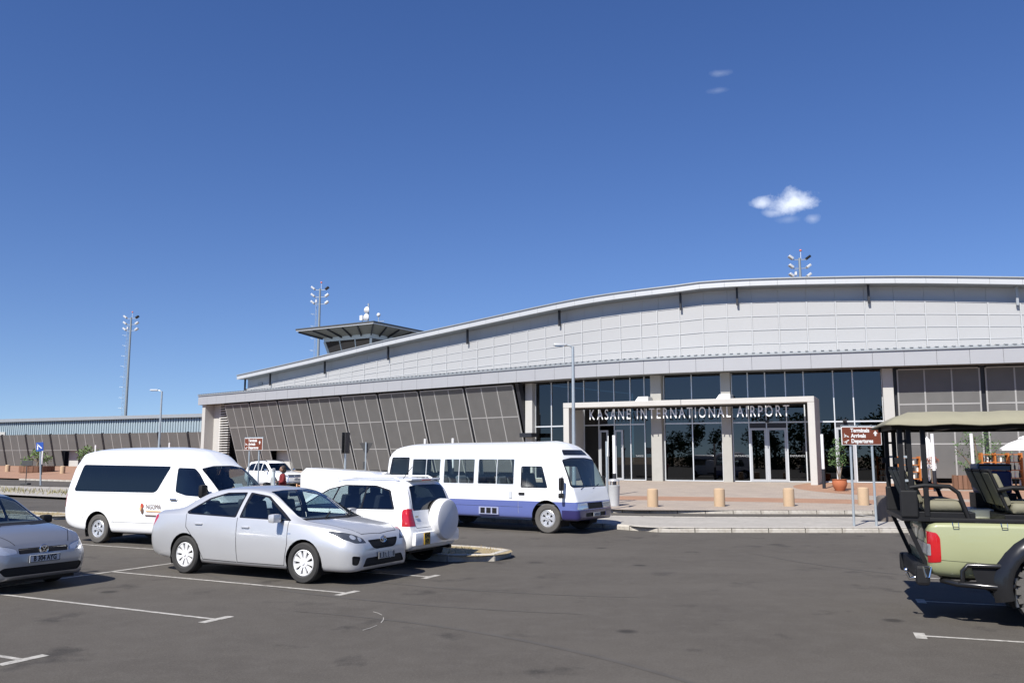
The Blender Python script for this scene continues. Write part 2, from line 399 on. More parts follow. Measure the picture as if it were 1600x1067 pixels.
# prism section lies at u<0 = behind the face; walking direction +x, face towards +u => road on the LEFT of travel
def inset_kerb(pts, parent, maxn=150): kerb(pts, parent, maxn=maxn)
PKK = smooth_poly([p[0] for p in PK[1:9]])           # from right to left: road is on the left of travel
inset_kerb(PKK, plaza)
# median island
NE = smooth_poly([(46, 23.8), (12, 24.0), (4.8, 24.05), (3.5, 24.3), (3.1, 25.5), (-23.6, 43.5), (-60, 68)])
FE = smooth_poly([(46, 28.0), (8, 28.3), (4.2, 28.6), (1.5, 30.0), (-14.5, 48), (-40, 62), (-62, 76)])
isl = MB(); outer = NE + FE[::-1]
bm = bmesh.new(); vs = [bm.verts.new((x, y, .125)) for x, y in outer]; f = bm.faces.new(vs); bmesh.ops.triangulate(bm, faces=[f]); bmesh.ops.recalc_face_normals(bm, faces=bm.faces[:])
me = bpy.data.meshes.new('median_island'); bm.to_mesh(me); bm.free(); me.materials.append(M['concrete'])
island = ob('median_island', me, kind='structure')
inset_kerb(NE, island, 70)            # travel right->left: lot on the left of travel
inset_kerb(FE[::-1], island, 150)     # travel left->right: drop-off road on the left
# small end islands of the parking rows with dry grass
def end_island(name, nose, ang, w, ln):
    pts = []
    d = Vector((math.cos(ang), math.sin(ang))); q = Vector((-d.y, d.x)); c = Vector(nose) - d * (w / 2)
    for i in range(9):
        a = -math.pi / 2 + math.pi * i / 8; p = c + d * math.cos(a) * w / 2 + q * math.sin(a) * w / 2; pts.append((p.x, p.y))
    a = c - d * ln
    loop = [tuple(a - q * w / 2)] + pts + [tuple(a + q * w / 2)]
    bm = bmesh.new(); vs = [bm.verts.new((x, y, .12)) for x, y in loop]; bm.faces.new(vs); bmesh.ops.recalc_face_normals(bm, faces=bm.faces[:])
    me = bpy.data.meshes.new(name); bm.to_mesh(me); bm.free(); me.materials.append(M['dry_soil'])
    o = ob(name, me, kind='structure'); kerb(loop[::-1], o); 
    # dry grass tufts
    g = MB(); r = random.Random(3)
    for _ in range(420):
        p = c - d * r.uniform(-w * .35, ln) + q * r.uniform(-w * .42, w * .42); h = r.uniform(.02, .09); a2 = r.uniform(0, 6.28); lean = Vector((r.uniform(-.05, .05), r.uniform(-.05, .05)))
        s2 = Vector((math.cos(a2), math.sin(a2))) * .008
        g.add([(p.x - s2.x, p.y - s2.y, .12), (p.x + s2.x, p.y + s2.y, .12), (p.x + lean.x, p.y + lean.y, .12 + h)], [(0, 1, 2)])
    g.build('dry_grass', 'straw', o, kind='stuff')
    return o
pm('straw', (.33, .26, .12), .9, .35, 3)
pm('straw_green', (.25, .22, .09), .9, .35, 3)
end_island('end_island', (-.08, 17.85), R(-27), 1.8, 4.2)
end_island('end_island', (-14.5, 29.2), R(-27), 1.5, 6)
# rough grass on the far part of the median
g = MB(); r = random.Random(5)
for _ in range(1300):
    t = r.random(); x = -20 - 20 * t + r.uniform(-2, 2); y = 44.5 + 13 * t + r.uniform(-1.2, 1.8) ; h = r.uniform(.05, .22); a2 = r.uniform(0, 6.28); s2 = Vector((math.cos(a2), math.sin(a2))) * .02
    g.add([(x - s2.x, y - s2.y, .12), (x + s2.x, y + s2.y, .12), (x + r.uniform(-.08, .08), y + r.uniform(-.08, .08), .12 + h)], [(0, 1, 2)])
g.build('dry_grass', 'straw_green', kind='stuff')

# ---------------------------------------------------------------- paint on the asphalt
def strip(p, q, w, name='bay_line', z=.004, mat='road_paint', parent=None):
    p = Vector(p); q = Vector(q); d = (q - p).normalized(); n_ = Vector((-d.y, d.x)) * w / 2
    return MB().quad((*(p - n_), z), (*(q - n_), z), (*(q + n_), z), (*(p + n_), z)).build(name, mat, parent, kind='structure' if parent is None else None)
def tline(p, q, tick=.5, w=.07):
    p = Vector(p); q = Vector(q); d = (q - p).normalized(); n_ = Vector((-d.y, d.x))
    m = MB()
    for a, b, ww in ((p, q - d * .06, w), (q - n_ * tick / 2, q + n_ * tick / 2, .12)):
        dd = (b - a).normalized(); k = Vector((-dd.y, dd.x)) * ww / 2
        m.quad((*(a - k), .004), (*(b - k), .004), (*(b + k), .004), (*(a + k), .004))
    m.build('bay_line', 'road_paint', kind='structure')
tline((-7.2, 15.97), (-2.5, 13.5)); tline((-8.4, 13.75), (-3.76, 11.36)); tline((-9.6, 11.5), (-4.98, 9.15))
tline((-6.3, 17.6), (-1.4, 15.3)); tline((-11.6, 21.6), (-6.0, 18.75), 0); strip((-8.35, 13.7), (-5.1, 20.2), .085)
for (x, y) in ((4.72, 10.35), (5.86, 12.76), (3.62, 7.95), (6.9, 15.2)):
    tline((x + 4.7, y - 1.65), (x, y), .36)
arc = []
for i in range(9):
    a = R(-50 + 14 * i); arc.append((-2.05 + .42 * math.cos(a), 11.25 + .75 * math.sin(a)))
m = MB()
for i_, (a, b) in enumerate(zip(arc, arc[1:])):
    if i_ not in (2, 5): m.bar((*a, .003), (*b, .003), .010, .002)
m.build('chalk_arc', 'road_paint', kind='structure')
# arrows and crossing on the drop-off road
def arrow(x, y, L, w=.14, hl=.9, hw=.5, rev=False):
    m = MB(); s = -1 if rev else 1
    m.quad((x, y - w / 2, .004), (x + s * (L - hl), y - w / 2, .004), (x + s * (L - hl), y + w / 2, .004), (x, y + w / 2, .004))
    m.add([(x + s * (L - hl), y - hw / 2, .004), (x + s * L, y, .004), (x + s * (L - hl), y + hw / 2, .004)], [(0, 1, 2)])
    m.build('road_arrow', 'road_paint', kind='structure')
arrow(5.6, 29.9, 2.0, .35, 1.2, 1.0); arrow(11.6, 29.9, 4.0, .22, 2.6, .9, True)
for i in range(6): strip((12.9 + i * .0, 28.75 + i * .52), (15.6, 28.75 + i * .52), .26, 'crossing_bar')
for i in range(5): strip((12.3, 28.7 + i * .62), (12.62, 28.95 + i * .62), .3, 'crossing_bar')

# tyre marks: faint dark arcs where cars turn into the bays
pm('tyre_mark', (.066, .059, .051), .9, .25, 3)
def tyre_mark(cx, cy, r, a0, a1, w=.16):
    m = MB(); n_ = 26; v = []
    for i in range(n_ + 1):
        a = R(a0 + (a1 - a0) * i / n_); k = w * (.25 + .75 * math.sin(math.pi * i / n_)) / 2
        v += [(cx + (r - k) * math.cos(a), cy + (r - k) * math.sin(a), .0025), (cx + (r + k) * math.cos(a), cy + (r + k) * math.sin(a), .0025)]
    m.add(v, [(2 * i, 2 * i + 1, 2 * i + 3, 2 * i + 2) for i in range(n_)]); m.build('tyre_mark', 'tyre_mark', kind='structure')
for q in ((3.2, 22.5, 9.5, 205, 262), (3.2, 22.5, 11.0, 212, 258), (-6, 3.5, 9.0, 20, 70), (12.5, 20.5, 7.5, 190, 250)): tyre_mark(*q, .09)
# ---------------------------------------------------------------- terminal
A_ = Vector((-30.34, 83.55)); B_ = Vector((7.64, 51.5))
DL = Vector((.76425, -.64492)); DR = Vector((.95492, -.29686)); NL = Vector((.64492, .76425)); NRt = Vector((.29686, .95492))
TAN = math.tan(math.acos(DL.dot(DR)) / 2)
TURN = math.acos(DL.dot(DR)); TL = 7.0; RAD = TL / math.tan(TURN / 2); ARC = RAD * TURN / 2
def fp(s, d, z):
    """terminal coordinates: s metres along the front from the bend (left negative), d metres inward; the bend is an arc"""
    if abs(s) >= TL:
        D, N_ = (DL, NL) if s < 0 else (DR, NRt); p = B_ + D * s + N_ * d
    else:
        c = B_ + DL * -TL + NL * RAD; th = (s + TL) / (2 * TL) * TURN          # walk the arc between the two tangent points
        a = math.atan2(-NL.y, -NL.x) + th; p = c + Vector((math.cos(a), math.sin(a))) * (RAD - d)
    return Vector((p.x, p.y, z))
SL, SR = -49.7, 34.0
term = thing('terminal_building', 'long grey airport terminal with arched roof, glazed entrance and angled louvre screens', 'building', (B_.x, B_.y, 0))
T0 = Vector((B_.x, B_.y, 0))
def tb(m, name, mat, parent=None, **k):
    """build a terminal part in world coordinates, parented to the terminal (or to one of its parts)"""
    m.v = [tuple(Vector(v) - T0) for v in m.v]
    return m.build(name, mat, parent or term, **k)
def fbox(m, s0, s1, d0, d1, z0, z1, da=None):
    """box in terminal coordinates, swept along the front"""
    st = [s0] + [k * .9 for k in range(-8, 9) if s0 + .05 < k * .9 < s1 - .05] + [s1]; o = len(m.v)
    for s in st: m.v += [tuple(fp(s, d0, z0)), tuple(fp(s, d1, z0)), tuple(fp(s, d1, z1)), tuple(fp(s, d0, z1))]
    for i in range(len(st) - 1):
        a, b = o + i * 4, o + i * 4 + 4; m.f += [(a + j, a + (j + 1) % 4, b + (j + 1) % 4, b + j) for j in range(4)]
    e = o + (len(st) - 1) * 4; m.f += [(o + 3, o + 2, o + 1, o), (e, e + 1, e + 2, e + 3)]
    return m
pm('fascia_grey', (.385, .385, .39), .42, .035, 1.2, .25)
pm('fascia_top', (.48, .49, .495), .45, .04, 2, .2)
pm('gutter', (.34, .36, .37), .5, .1, 3, .4)
pm('upper_wall', (.43, .455, .49), .5, .04, .8, .15)
pm('mesh_screen', (.36, .36, .36), .6, .05, .35, .1)
pm('mesh_frame', (.42, .425, .43), .5, .03, 1)
pm('render_wall', (.42, .41, .385), .8, .05, 1.5, bump=.1)
pm('column', (.34, .33, .30), .8, .1, 2.5, bump=.15)
pm('portal', (.455, .44, .41), .8, .06, 2, bump=.1)
pm('mullion', (.62, .64, .65), .4, .03, 3, .3)
pm('door_frame', (.42, .43, .44), .45, .03, 3, .3)
pm('mullion_dark', (.30, .31, .31), .45, .05, 3, .3)
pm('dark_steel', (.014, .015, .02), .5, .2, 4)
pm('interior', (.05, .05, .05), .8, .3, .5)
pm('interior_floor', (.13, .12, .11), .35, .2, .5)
pm('louvre_white', (.62, .61, .58), .6, .05)
pm('screen_frame', (.31, .305, .295), .6, .05, 3)
def screen_mat():
    m = bpy.data.materials.new('screen_panel'); m.use_nodes = True; nt = m.node_tree; N = nt.nodes; L = nt.links; b = N['Principled BSDF']; b.inputs['Roughness'].default_value = .7
    t = N.new('ShaderNodeTexCoord'); w = N.new('ShaderNodeTexWave'); w.bands_direction = 'Z'; w.inputs['Scale'].default_value = 6.0; w.inputs['Distortion'].default_value = .15; L.new(t.outputs['Object'], w.inputs['Vector'])
    nz = N.new('ShaderNodeTexNoise'); nz.inputs['Scale'].default_value = 1.3; nz.inputs['Detail'].default_value = 6; L.new(t.outputs['Object'], nz.inputs['Vector'])
    mx = N.new('ShaderNodeMix'); mx.data_type = 'RGBA'; mx.inputs[6].default_value = (.102, .099, .095, 1); mx.inputs[7].default_value = (.124, .121, .116, 1); L.new(w.outputs[0], mx.inputs[0])
    m2 = N.new('ShaderNodeMix'); m2.data_type = 'RGBA'; m2.blend_type = 'MULTIPLY'; m2.inputs[0].default_value = .6
    r = N.new('ShaderNodeMapRange'); r.inputs[3].default_value = .7; r.inputs[4].default_value = 1.25; L.new(nz.outputs[0], r.inputs[0]); L.new(mx.outputs[2], m2.inputs[6]); L.new(r.outputs[0], m2.inputs[7])
    L.new(m2.outputs[2], b.inputs['Base Color'])
    bp = N.new('ShaderNodeBump'); bp.inputs['Strength'].default_value = .15; bp.inputs['Distance'].default_value = .01; L.new(w.outputs[0], bp.inputs['Height']); L.new(bp.outputs[0], b.inputs['Normal'])
    M['screen_panel'] = m
screen_mat()
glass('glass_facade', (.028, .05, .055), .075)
ZF0, ZF1 = 7.0, 7.84
# body behind the facade: dark hall, floor, ceiling, back wall
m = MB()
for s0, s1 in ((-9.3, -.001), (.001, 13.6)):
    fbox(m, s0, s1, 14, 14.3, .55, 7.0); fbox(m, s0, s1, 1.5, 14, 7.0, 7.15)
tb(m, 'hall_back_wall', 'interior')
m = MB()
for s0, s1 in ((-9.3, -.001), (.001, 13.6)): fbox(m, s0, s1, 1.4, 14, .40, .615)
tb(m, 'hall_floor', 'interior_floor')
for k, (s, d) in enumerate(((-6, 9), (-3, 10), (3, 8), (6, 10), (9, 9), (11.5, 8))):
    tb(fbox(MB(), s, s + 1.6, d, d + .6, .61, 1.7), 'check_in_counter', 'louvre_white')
# solid walls: behind the screens, the ends
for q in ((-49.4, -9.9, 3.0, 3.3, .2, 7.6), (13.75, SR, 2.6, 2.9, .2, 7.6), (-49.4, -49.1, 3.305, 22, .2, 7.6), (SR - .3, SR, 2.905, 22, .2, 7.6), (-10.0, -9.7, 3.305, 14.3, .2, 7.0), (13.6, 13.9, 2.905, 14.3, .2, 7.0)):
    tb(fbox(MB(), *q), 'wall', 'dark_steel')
m = MB(); fbox(m, -49.3, -48.75, .25, 3.2, .5, 7.0); fbox(m, -48.75, -47.6, 1.2, 1.5, .5, 7.0); tb(m, 'end_wall', 'render_wall')
m = MB()
for k in range(26):
    z = 1.0 + k * .235
    o = MB(); fbox(o, -47.55, -45.9 - (7 - z) * .02, 1.05, 1.3, z, z + .07); tb(o, 'louvre_blade', 'louvre_white')
m = MB(); fbox(m, -9.75, -9.15, 1.1, 3.2, .5, 6.98); tb(m, 'wall_pier', 'render_wall')
m = MB(); fbox(m, -9.72, -8.7, .45, 1.095, 3.35, 3.62); tb(m, 'wall_lamp', 'dark_steel')
m = MB(); fbox(m, 13.5, 14.05, 1.0, 2.7, .5, 6.98); tb(m, 'wall_pier', 'render_wall')
# fascia panels
def panels(a, b, n): return [(a + (b - a) * i / n, a + (b - a) * (i + 1) / n) for i in range(n)]
FJ = panels(SL, -.001, 31) + panels(.001, SR, 21)
for s0, s1 in FJ:
    m = MB(); e = .008; y0 = rnd.uniform(-.004, .004)
    fbox(m, s0 + e, s1 - e, y0, .09, ZF0 + .003, ZF1); tb(m, 'fascia_panel', 'fascia_grey')
m = MB(); fbox(m, SL + .01, -.0, .05, .12, ZF0 + .02, ZF1 - .02); fbox(m, 0.0001, SR, .05, .12, ZF0 + .02, ZF1 - .02); tb(m, 'fascia_backing', 'seam')
m = MB(); fbox(m, SL, SL + .09, .1, 14, ZF0 + .004, ZF1 - .004); tb(m, 'fascia_return', 'fascia_grey')
m = MB(); fbox(m, SL, -.001, -.08, .3, ZF1 + .003, ZF1 + .09); fbox(m, .001, SR, -.08, .3, ZF1 + .003, ZF1 + .09); tb(m, 'gutter', 'gutter')
m = MB(); fbox(m, SL + .1, -.001, .095, 3.0, ZF0 + .03, ZF0 + .12); fbox(m, .001, SR, .095, 3.0, ZF0 + .03, ZF0 + .12); tb(m, 'soffit', 'mullion_dark')
# lower roof sheet with corrugation ends showing above the gutter
m = MB(); fbox(m, SL, -.001, .05, 3.1, ZF1 + .093, ZF1 + .13); fbox(m, .001, SR, .05, 3.1, ZF1 + .093, ZF1 + .13); fbox(m, SL, -46.3, 3.1, 20, ZF1 - .1, ZF1 + .13)
tb(m, 'lower_roof', 'gutter')
m = MB()
for s0, s1 in ((SL, -.2), (.2, SR)):
    k = s0
    while k < s1: fbox(m, k, k + .16, -.1, .4, ZF1 + .133, ZF1 + .185); k += .42
tb(m, 'roof_rib', 'gutter')['kind'] = 'stuff'
# upper volume ------------------------------------------------------
PROF = [(-46.0, 9.75), (-40, 10.15), (-35, 10.5), (-24, 11.33), (-15.3, 11.88), (-9.2, 12.25), (-6.7, 12.38), (-2.9, 12.5), (1.8, 12.6), (3.4, 12.68), (5.7, 12.66), (12.9, 12.41), (21.1, 11.85), (34, 10.7)]
zt = pchip([p[0] for p in PROF], [p[1] for p in PROF])
ST = [s for s in [-46 + i * 1.6 for i in range(29)] if s < -.3] + [-.001, .001] + [1.6 + i * 1.62 for i in range(20)] + [34]
eave = MB(); roof = MB(); wall = MB()
for s0, s1 in zip(ST, ST[1:]):
    if s1 - s0 < .01: continue
    a, b = zt(s0), zt(s1); e = .006
    o = MB(); o.hexa([fp(s0 + e, 1.8, a - .36), fp(s1 - e, 1.8, b - .36), fp(s1 - e, 2.0, b - .36), fp(s0 + e, 2.0, a - .36)], [fp(s0 + e, 1.8, a), fp(s1 - e, 1.8, b), fp(s1 - e, 2.0, b), fp(s0 + e, 2.0, a)])
    tb(o, 'eave_panel', 'fascia_top')
    roof.hexa([fp(s0, 1.72, a + .003), fp(s1, 1.72, b + .003), fp(s1, 22, b + .6), fp(s0, 22, a + .6)], [fp(s0, 1.72, a + .07), fp(s1, 1.72, b + .07), fp(s1, 22, b + .67), fp(s0, 22, a + .67)])
    roof.hexa([fp(s0, 2.0, a - .33), fp(s1, 2.0, b - .33), fp(s1, 3.3, b - .33), fp(s0, 3.3, a - .33)], [fp(s0, 2.0, a - .28), fp(s1, 2.0, b - .28), fp(s1, 3.3, b - .28), fp(s0, 3.3, a - .28)])
    o = MB(); o.hexa([fp(s0 + e, 3.0, 7.9), fp(s1 - e, 3.0, 7.9), fp(s1 - e, 3.12, 7.9), fp(s0 + e, 3.12, 7.9)], [fp(s0 + e, 3.0, a - .335), fp(s1 - e, 3.0, b - .335), fp(s1 - e, 3.12, b - .335), fp(s0 + e, 3.12, a - .335)])
    tb(o, 'wall_panel', 'upper_wall')
    # white mesh panels on a light frame, four rows
    t0, t1 = a - 1.28, b - 1.28
    fr = MB()
    for r_ in range(4):
        f0, f1 = r_ / 4, (r_ + 1) / 4; zb_ = 7.97
        g_ = .05
        o = MB()
        za0, za1 = zb_ + (t0 - zb_) * f0 + g_, zb_ + (t0 - zb_) * f1 - .0; zb0, zb1 = zb_ + (t1 - zb_) * f0 + g_, zb_ + (t1 - zb_) * f1
        if za1 - za0 < .06: continue
        dd = rnd.uniform(-.006, .006)
        o.hexa([fp(s0 + .04, 2.66 + dd, za0), fp(s1 - .04, 2.66 + dd, zb0), fp(s1 - .04, 2.69 + dd, zb0), fp(s0 + .04, 2.69 + dd, za0)], [fp(s0 + .04, 2.66 + dd, za1), fp(s1 - .04, 2.66 + dd, zb1), fp(s1 - .04, 2.69 + dd, zb1), fp(s0 + .04, 2.69 + dd, za1)])
        tb(o, 'mesh_panel', 'mesh_screen')
    def q4(sa, sb, za, zb_, h):     # bar between two stations
        fr.hexa([fp(sa, 2.63, za), fp(sb, 2.63, zb_), fp(sb, 2.655, zb_), fp(sa, 2.655, za)], [fp(sa, 2.63, za + h), fp(sb, 2.63, zb_ + h), fp(sb, 2.655, zb_ + h), fp(sa, 2.655, za + h)])
    fr.hexa([fp(s0 - .03, 2.625, 7.95), fp(s0 + .03, 2.625, 7.95), fp(s0 + .03, 2.66, 7.95), fp(s0 - .03, 2.66, 7.95)], [fp(s0 - .03, 2.625, t0 + .03), fp(s0 + .03, 2.625, t0 + .03), fp(s0 + .03, 2.66, t0 + .03), fp(s0 - .03, 2.66, t0 + .03)])
    for r_ in range(5): q4(s0 + .02, s1 - .02, 7.97 + (t0 - 7.97) * r_ / 4, 7.97 + (t1 - 7.97) * r_ / 4, .045)
    tb(fr, 'mesh_frame', 'mesh_frame')
tb(roof, 'roof', 'gutter')
m = MB(); m.hexa([fp(-46, 3.0, 7.9), fp(-46, 22, 7.9), fp(-45.9, 22, 7.9), fp(-45.9, 3.0, 7.9)], [fp(-46, 3.0, 9.42), fp(-46, 22, 10.0), fp(-45.9, 22, 10.0), fp(-45.9, 3.0, 9.42)]); tb(m, 'gable_wall', 'upper_wall')
m = MB(); m.hexa([fp(-46.05, 1.8, 9.39), fp(-46.02, 1.8, 9.39), fp(-46.02, 22, 9.99), fp(-46.05, 22, 9.99)], [fp(-46.05, 1.8, 9.75), fp(-46.02, 1.8, 9.75), fp(-46.02, 22, 10.35), fp(-46.05, 22, 10.35)]); tb(m, 'eave_return', 'fascia_top')
for s in (-45.7, -41.6, -33.5, -25.3, -16.5, -7.9, 1.7, 5.5, 13.1, 20.8, 28):
    a = zt(s); m = MB(); fbox(m, s, s + .13, 2.4, 2.53, a - 1.42, a - .34); tb(m, 'downpipe', 'dark_steel' if s < 20 else 'gutter')
m = MB(); fbox(m, -44.2, -43.5, 2.93, 3.0, 8.75, 9.05); tb(m, 'wall_vent', 'gutter')
# angled louvre screens left of the entrance -------------------------
def screen_bay(s0, s1, ztop, zbot, dtop, dbot, rows, cols, parent=None, door=None):
    def P(s, z, off=0):
        t = (ztop - z) / (ztop - zbot); return fp(s, dtop + (dbot - dtop) * t + off, z)
    def slab(m, a, b, z0, z1, o0, o1): m.hexa([P(a, z0, o0), P(b, z0, o0), P(b, z0, o1), P(a, z0, o1)], [P(a, z1, o0), P(b, z1, o0), P(b, z1, o1), P(a, z1, o1)])
    gap = .16; a0, b0 = s0 + gap, s1 - gap; w = (b0 - a0) / cols
    for c in range(cols):
        for r_ in range(len(rows) - 1):
            z1, z0 = rows[r_], rows[r_ + 1]
            if door and c in door and r_ == len(rows) - 2: continue
            m = MB(); slab(m, a0 + c * w + .035, a0 + (c + 1) * w - .035, z0 + .035, z1 - .035, rnd.uniform(-.004, .004), .06); tb(m, 'screen_panel', 'screen_panel', parent)
    fr = MB()
    for c in range(cols + 1): slab(fr, a0 + c * w - .04, a0 + c * w + .04, (zbot if not (door and c in door and c - 1 in door) else rows[-2]), ztop, -.02, .05)
    for z in rows[:-1]: slab(fr, a0 + .041, b0 - .041, z - .04, z + .04, -.017, .047)
    tb(fr, 'screen_frame', 'screen_frame', parent)
    p = MB(); slab(p, s0 - .12, s0 + .12, zbot, ztop + .2, .1, .45); tb(p, 'screen_post', 'dark_steel', parent)
SBN = [-45.7, -41.5, -37.2, -32.9, -28.5, -24.0, -19.4, -14.75, -10.1]
for i, (a, b) in enumerate(zip(SBN, SBN[1:])):
    screen_bay(a, b, 6.85, .9, .35, 2.2, [6.85, 4.75, 2.65, .95], 3, door=(1, 2) if i == 1 else None)
m = MB(); m.hexa([fp(-10.1, .6, .8), fp(-9.95, .6, .8), fp(-9.95, .9, .8), fp(-10.1, .9, .8)], [fp(-10.1, .6, .9), fp(-9.95, .6, .9), fp(-9.95, .9, .9), fp(-10.1, .9, .9)])
p = MB()
p.hexa([fp(-10.06, 2.3, .6), fp(-9.78, 2.3, .6), fp(-9.78, 2.75, .6), fp(-10.06, 2.75, .6)], [fp(-10.06, .36, 7.0), fp(-9.78, .36, 7.0), fp(-9.78, .8, 7.0), fp(-10.06, .8, 7.0)]); tb(p, 'screen_post', 'dark_steel')
m = MB(); fbox(m, -40.2, -37.5, 2.55, 2.8, .8, 2.9); tb(m, 'service_door', 'render_wall')
# screens right of the entrance (upright)
RB = [14.15, 18.6, 23.1, 27.6, 32.0]
for a, b in zip(RB, RB[1:]):
    screen_bay(a, b, 6.9, .8, 1.2, 1.5, [6.9, 4.95, 2.75, .85], 3)
# glazing -------------------------------------------------------------
GL = [-9.15, -7.79, -6.36, -5.07, -3.91, -2.74, -1.56, -.56, .78, 2.60, 4.46, 5.12, 6.10, 7.14, 8.28, 9.29, 10.91, 11.96, 13.5]
COLS = [(-.56, .78), (4.46, 5.12)]
TR = 4.05; ZB = .615
for a, b in zip(GL, GL[1:]):
    if (a, b) in COLS: continue
    for z0, z1 in ((ZB + .05, TR - .04), (TR + .04, 6.95)):
        if z0 < 2 and (a, b) in ((-3.91, -2.74), (6.10, 7.14), (7.14, 8.28), (10.91, 11.96)): continue
        m = MB()
        if a < 0 < b: m.hexa([fp(a + .03, 1.5, z0), fp(0, 1.5, z0), fp(0, 1.52, z0), fp(a + .03, 1.52, z0)], [fp(a + .03, 1.5, z1), fp(0, 1.5, z1), fp(0, 1.52, z1), fp(a + .03, 1.52, z1)])
        else: m.quad(fp(a + .03, 1.5, z0), fp(b - .03, 1.5, z0), fp(b - .03, 1.5, z1), fp(a + .03, 1.5, z1))
        tb(m, 'glass_pane', 'glass_facade')
    wide = a > 0.7
    m = MB(); fbox(m, a + .03, b - .03, 1.46, 1.54, TR - .04, TR + .04); tb(m, 'transom', 'mullion')
    if (a, b) not in ((-3.91, -2.74), (6.10, 7.14), (7.14, 8.28), (10.91, 11.96)):
        m = MB(); fbox(m, a + .03, b - .03, 1.45, 1.55, ZB - .02, ZB + .05); tb(m, 'glazing_sill', 'mullion')
for s in GL:
    m = MB(); fbox(m, s - .03, s + .03, 1.44, 1.56, ZB, 6.98); tb(m, 'mullion', 'mullion')
for a, b in COLS:
    m = MB()
    if a < 0 < b: c_ = .11; fbox(m, c_ - .42, -.001, 1.0, 1.6, .5, 7.0); m = MB(); fbox(m, .02, .72, 1.05, 1.7, .5, 7.0)
    else: fbox(m, a + .05, b - .05, 1.05, 1.7, .5, 7.0)
    tb(m, 'column', 'column')
m = MB(); m.quad(fp(-.53, 1.5, ZB), fp(0, 1.5, ZB), fp(0, 1.5, 6.95), fp(-.53, 1.5, 6.95)); tb(m, 'glass_pane', 'glass_facade')
# entrance doors
def door_leaf(a, b, zt_=3.72):
    m = MB(); w = .13
    fbox(m, a, a + w, 1.42, 1.50, ZB, zt_); fbox(m, b - w, b, 1.42, 1.50, ZB, zt_); fbox(m, a + w, b - w, 1.422, 1.498, zt_ - .12, zt_); fbox(m, a + w, b - w, 1.422, 1.498, ZB, ZB + .14)
    o = tb(m, 'door', 'door_frame')
    g_ = MB(); g_.quad(fp(a + w, 1.46, ZB + .14), fp(b - w, 1.46, ZB + .14), fp(b - w, 1.46, zt_ - .12), fp(a + w, 1.46, zt_ - .12)); tb(g_, 'door_glass', 'glass_facade', o)
door_leaf(6.13, 7.13); door_leaf(7.15, 8.25); door_leaf(10.94, 11.93); door_leaf(-3.85, -3.2); door_leaf(-2.72, -2.1)
for a, b in ((6.1, 8.28), (10.91, 11.96)):
    m = MB(); fbox(m, a + .03, b - .03, 1.44, 1.54, 3.74, TR - .045); tb(m, 'door_header', 'dark_steel')
    m = MB(); fbox(m, (a + b) / 2 - .1, (a + b) / 2 + .1, 1.2, 1.44, TR - .02, TR + .12); tb(m, 'door_sensor', 'dark_steel')
pm('etch', (.35, .36, .37), .6)
for s in (-1.1, 5.6, 8.8):
    P0 = fp(s, 1.48, 2.1); d = DL if s < 0 else DR; nn = NL if s < 0 else NRt
    text_mesh('ENTRANCE', .16, 'etch', 'door_lettering', term, basis(P0 - T0, (*d, 0), (0, 0, 1), (-nn.x, -nn.y, 0)), 1, .001)
# entrance portal -------------------------------------------------------
P1 = fp(-4.95, -1.15, 0); P2 = fp(9.75, -1.15, 0); PD = (P2 - P1).normalized(); PN = Vector((-PD.y, PD.x, 0))
PLn = (P2 - P1).length; PT = 5.36
def pp(a, d, z): v = P1 + PD * a + PN * d; return Vector((v.x, v.y, z))
def pbox(m, a0, a1, d0, d1, z0, z1): return m.hexa([pp(a0, d0, z0), pp(a1, d0, z0), pp(a1, d1, z0), pp(a0, d1, z0)], [pp(a0, d0, z1), pp(a1, d0, z1), pp(a1, d1, z1), pp(a0, d1, z1)])
portal = thing('entrance_portal', 'cream concrete entrance portal carrying the airport name in front of the glass doors', 'portal', tuple(P1))
def pbuild(m, name, mat, parent=None, **k):
    m.v = [tuple(Vector(v) - P1) for v in m.v]; return m.build(name, mat, parent or portal, **k)
m = MB(); pbox(m, 0, .37, 0, 3.1, .2, PT - .02); pbuild(m, 'leg', 'portal', bevel=.015, seg=1)
m = MB(); pbox(m, PLn - .37, PLn, 0, 2.6, .2, PT - .02); pbuild(m, 'leg', 'portal', bevel=.015, seg=1)
for a0, a1 in ((-.002, PLn * .5 - .01), (PLn * .5 + .01, PLn + .002)):
    m = MB(); pbox(m, a0, a1, -.02, 1.6, PT - .31, PT); pbuild(m, 'lintel', 'portal', bevel=.015, seg=1)
for a in (PLn * .33, PLn * .66):
    m = MB(); m.hexa([pp(a - .45, .5, PT), pp(a + .4, .5, PT), pp(a + .4, 1.5, PT), pp(a - .45, 1.5, PT)], [pp(a - .25, .6, PT + .3), pp(a + .38, .6, PT + .3), pp(a + .38, 1.5, PT + .3), pp(a - .25, 1.5, PT + .3)]); pbuild(m, 'drain_box', 'fascia_top', bevel=.02, seg=1)
m = MB(); pbox(m, .38, PLn - .38, .9, .96, PT - .40, PT - .305); pbuild(m, 'letter_rail', 'dark_steel')
pm('letter_steel', (.80, .80, .79), .45, .03, 6, .0)
def width(txt):
    if not txt: return 0
    cu = bpy.data.curves.new('w', 'FONT'); cu.body = txt + '.'; cu.size = 1; t = bpy.data.objects.new('w', cu); C.objects.link(t); bpy.context.view_layer.update(); w = t.dimensions.x; bpy.data.objects.remove(t); return w
NAME = 'KASANE INTERNATIONAL AIRPORT'; tot = width(NAME); a0, a1 = 1.5, PLn - 1.3; sp = 0.16
pitch = (a1 - a0) / (tot + sp * len(NAME))
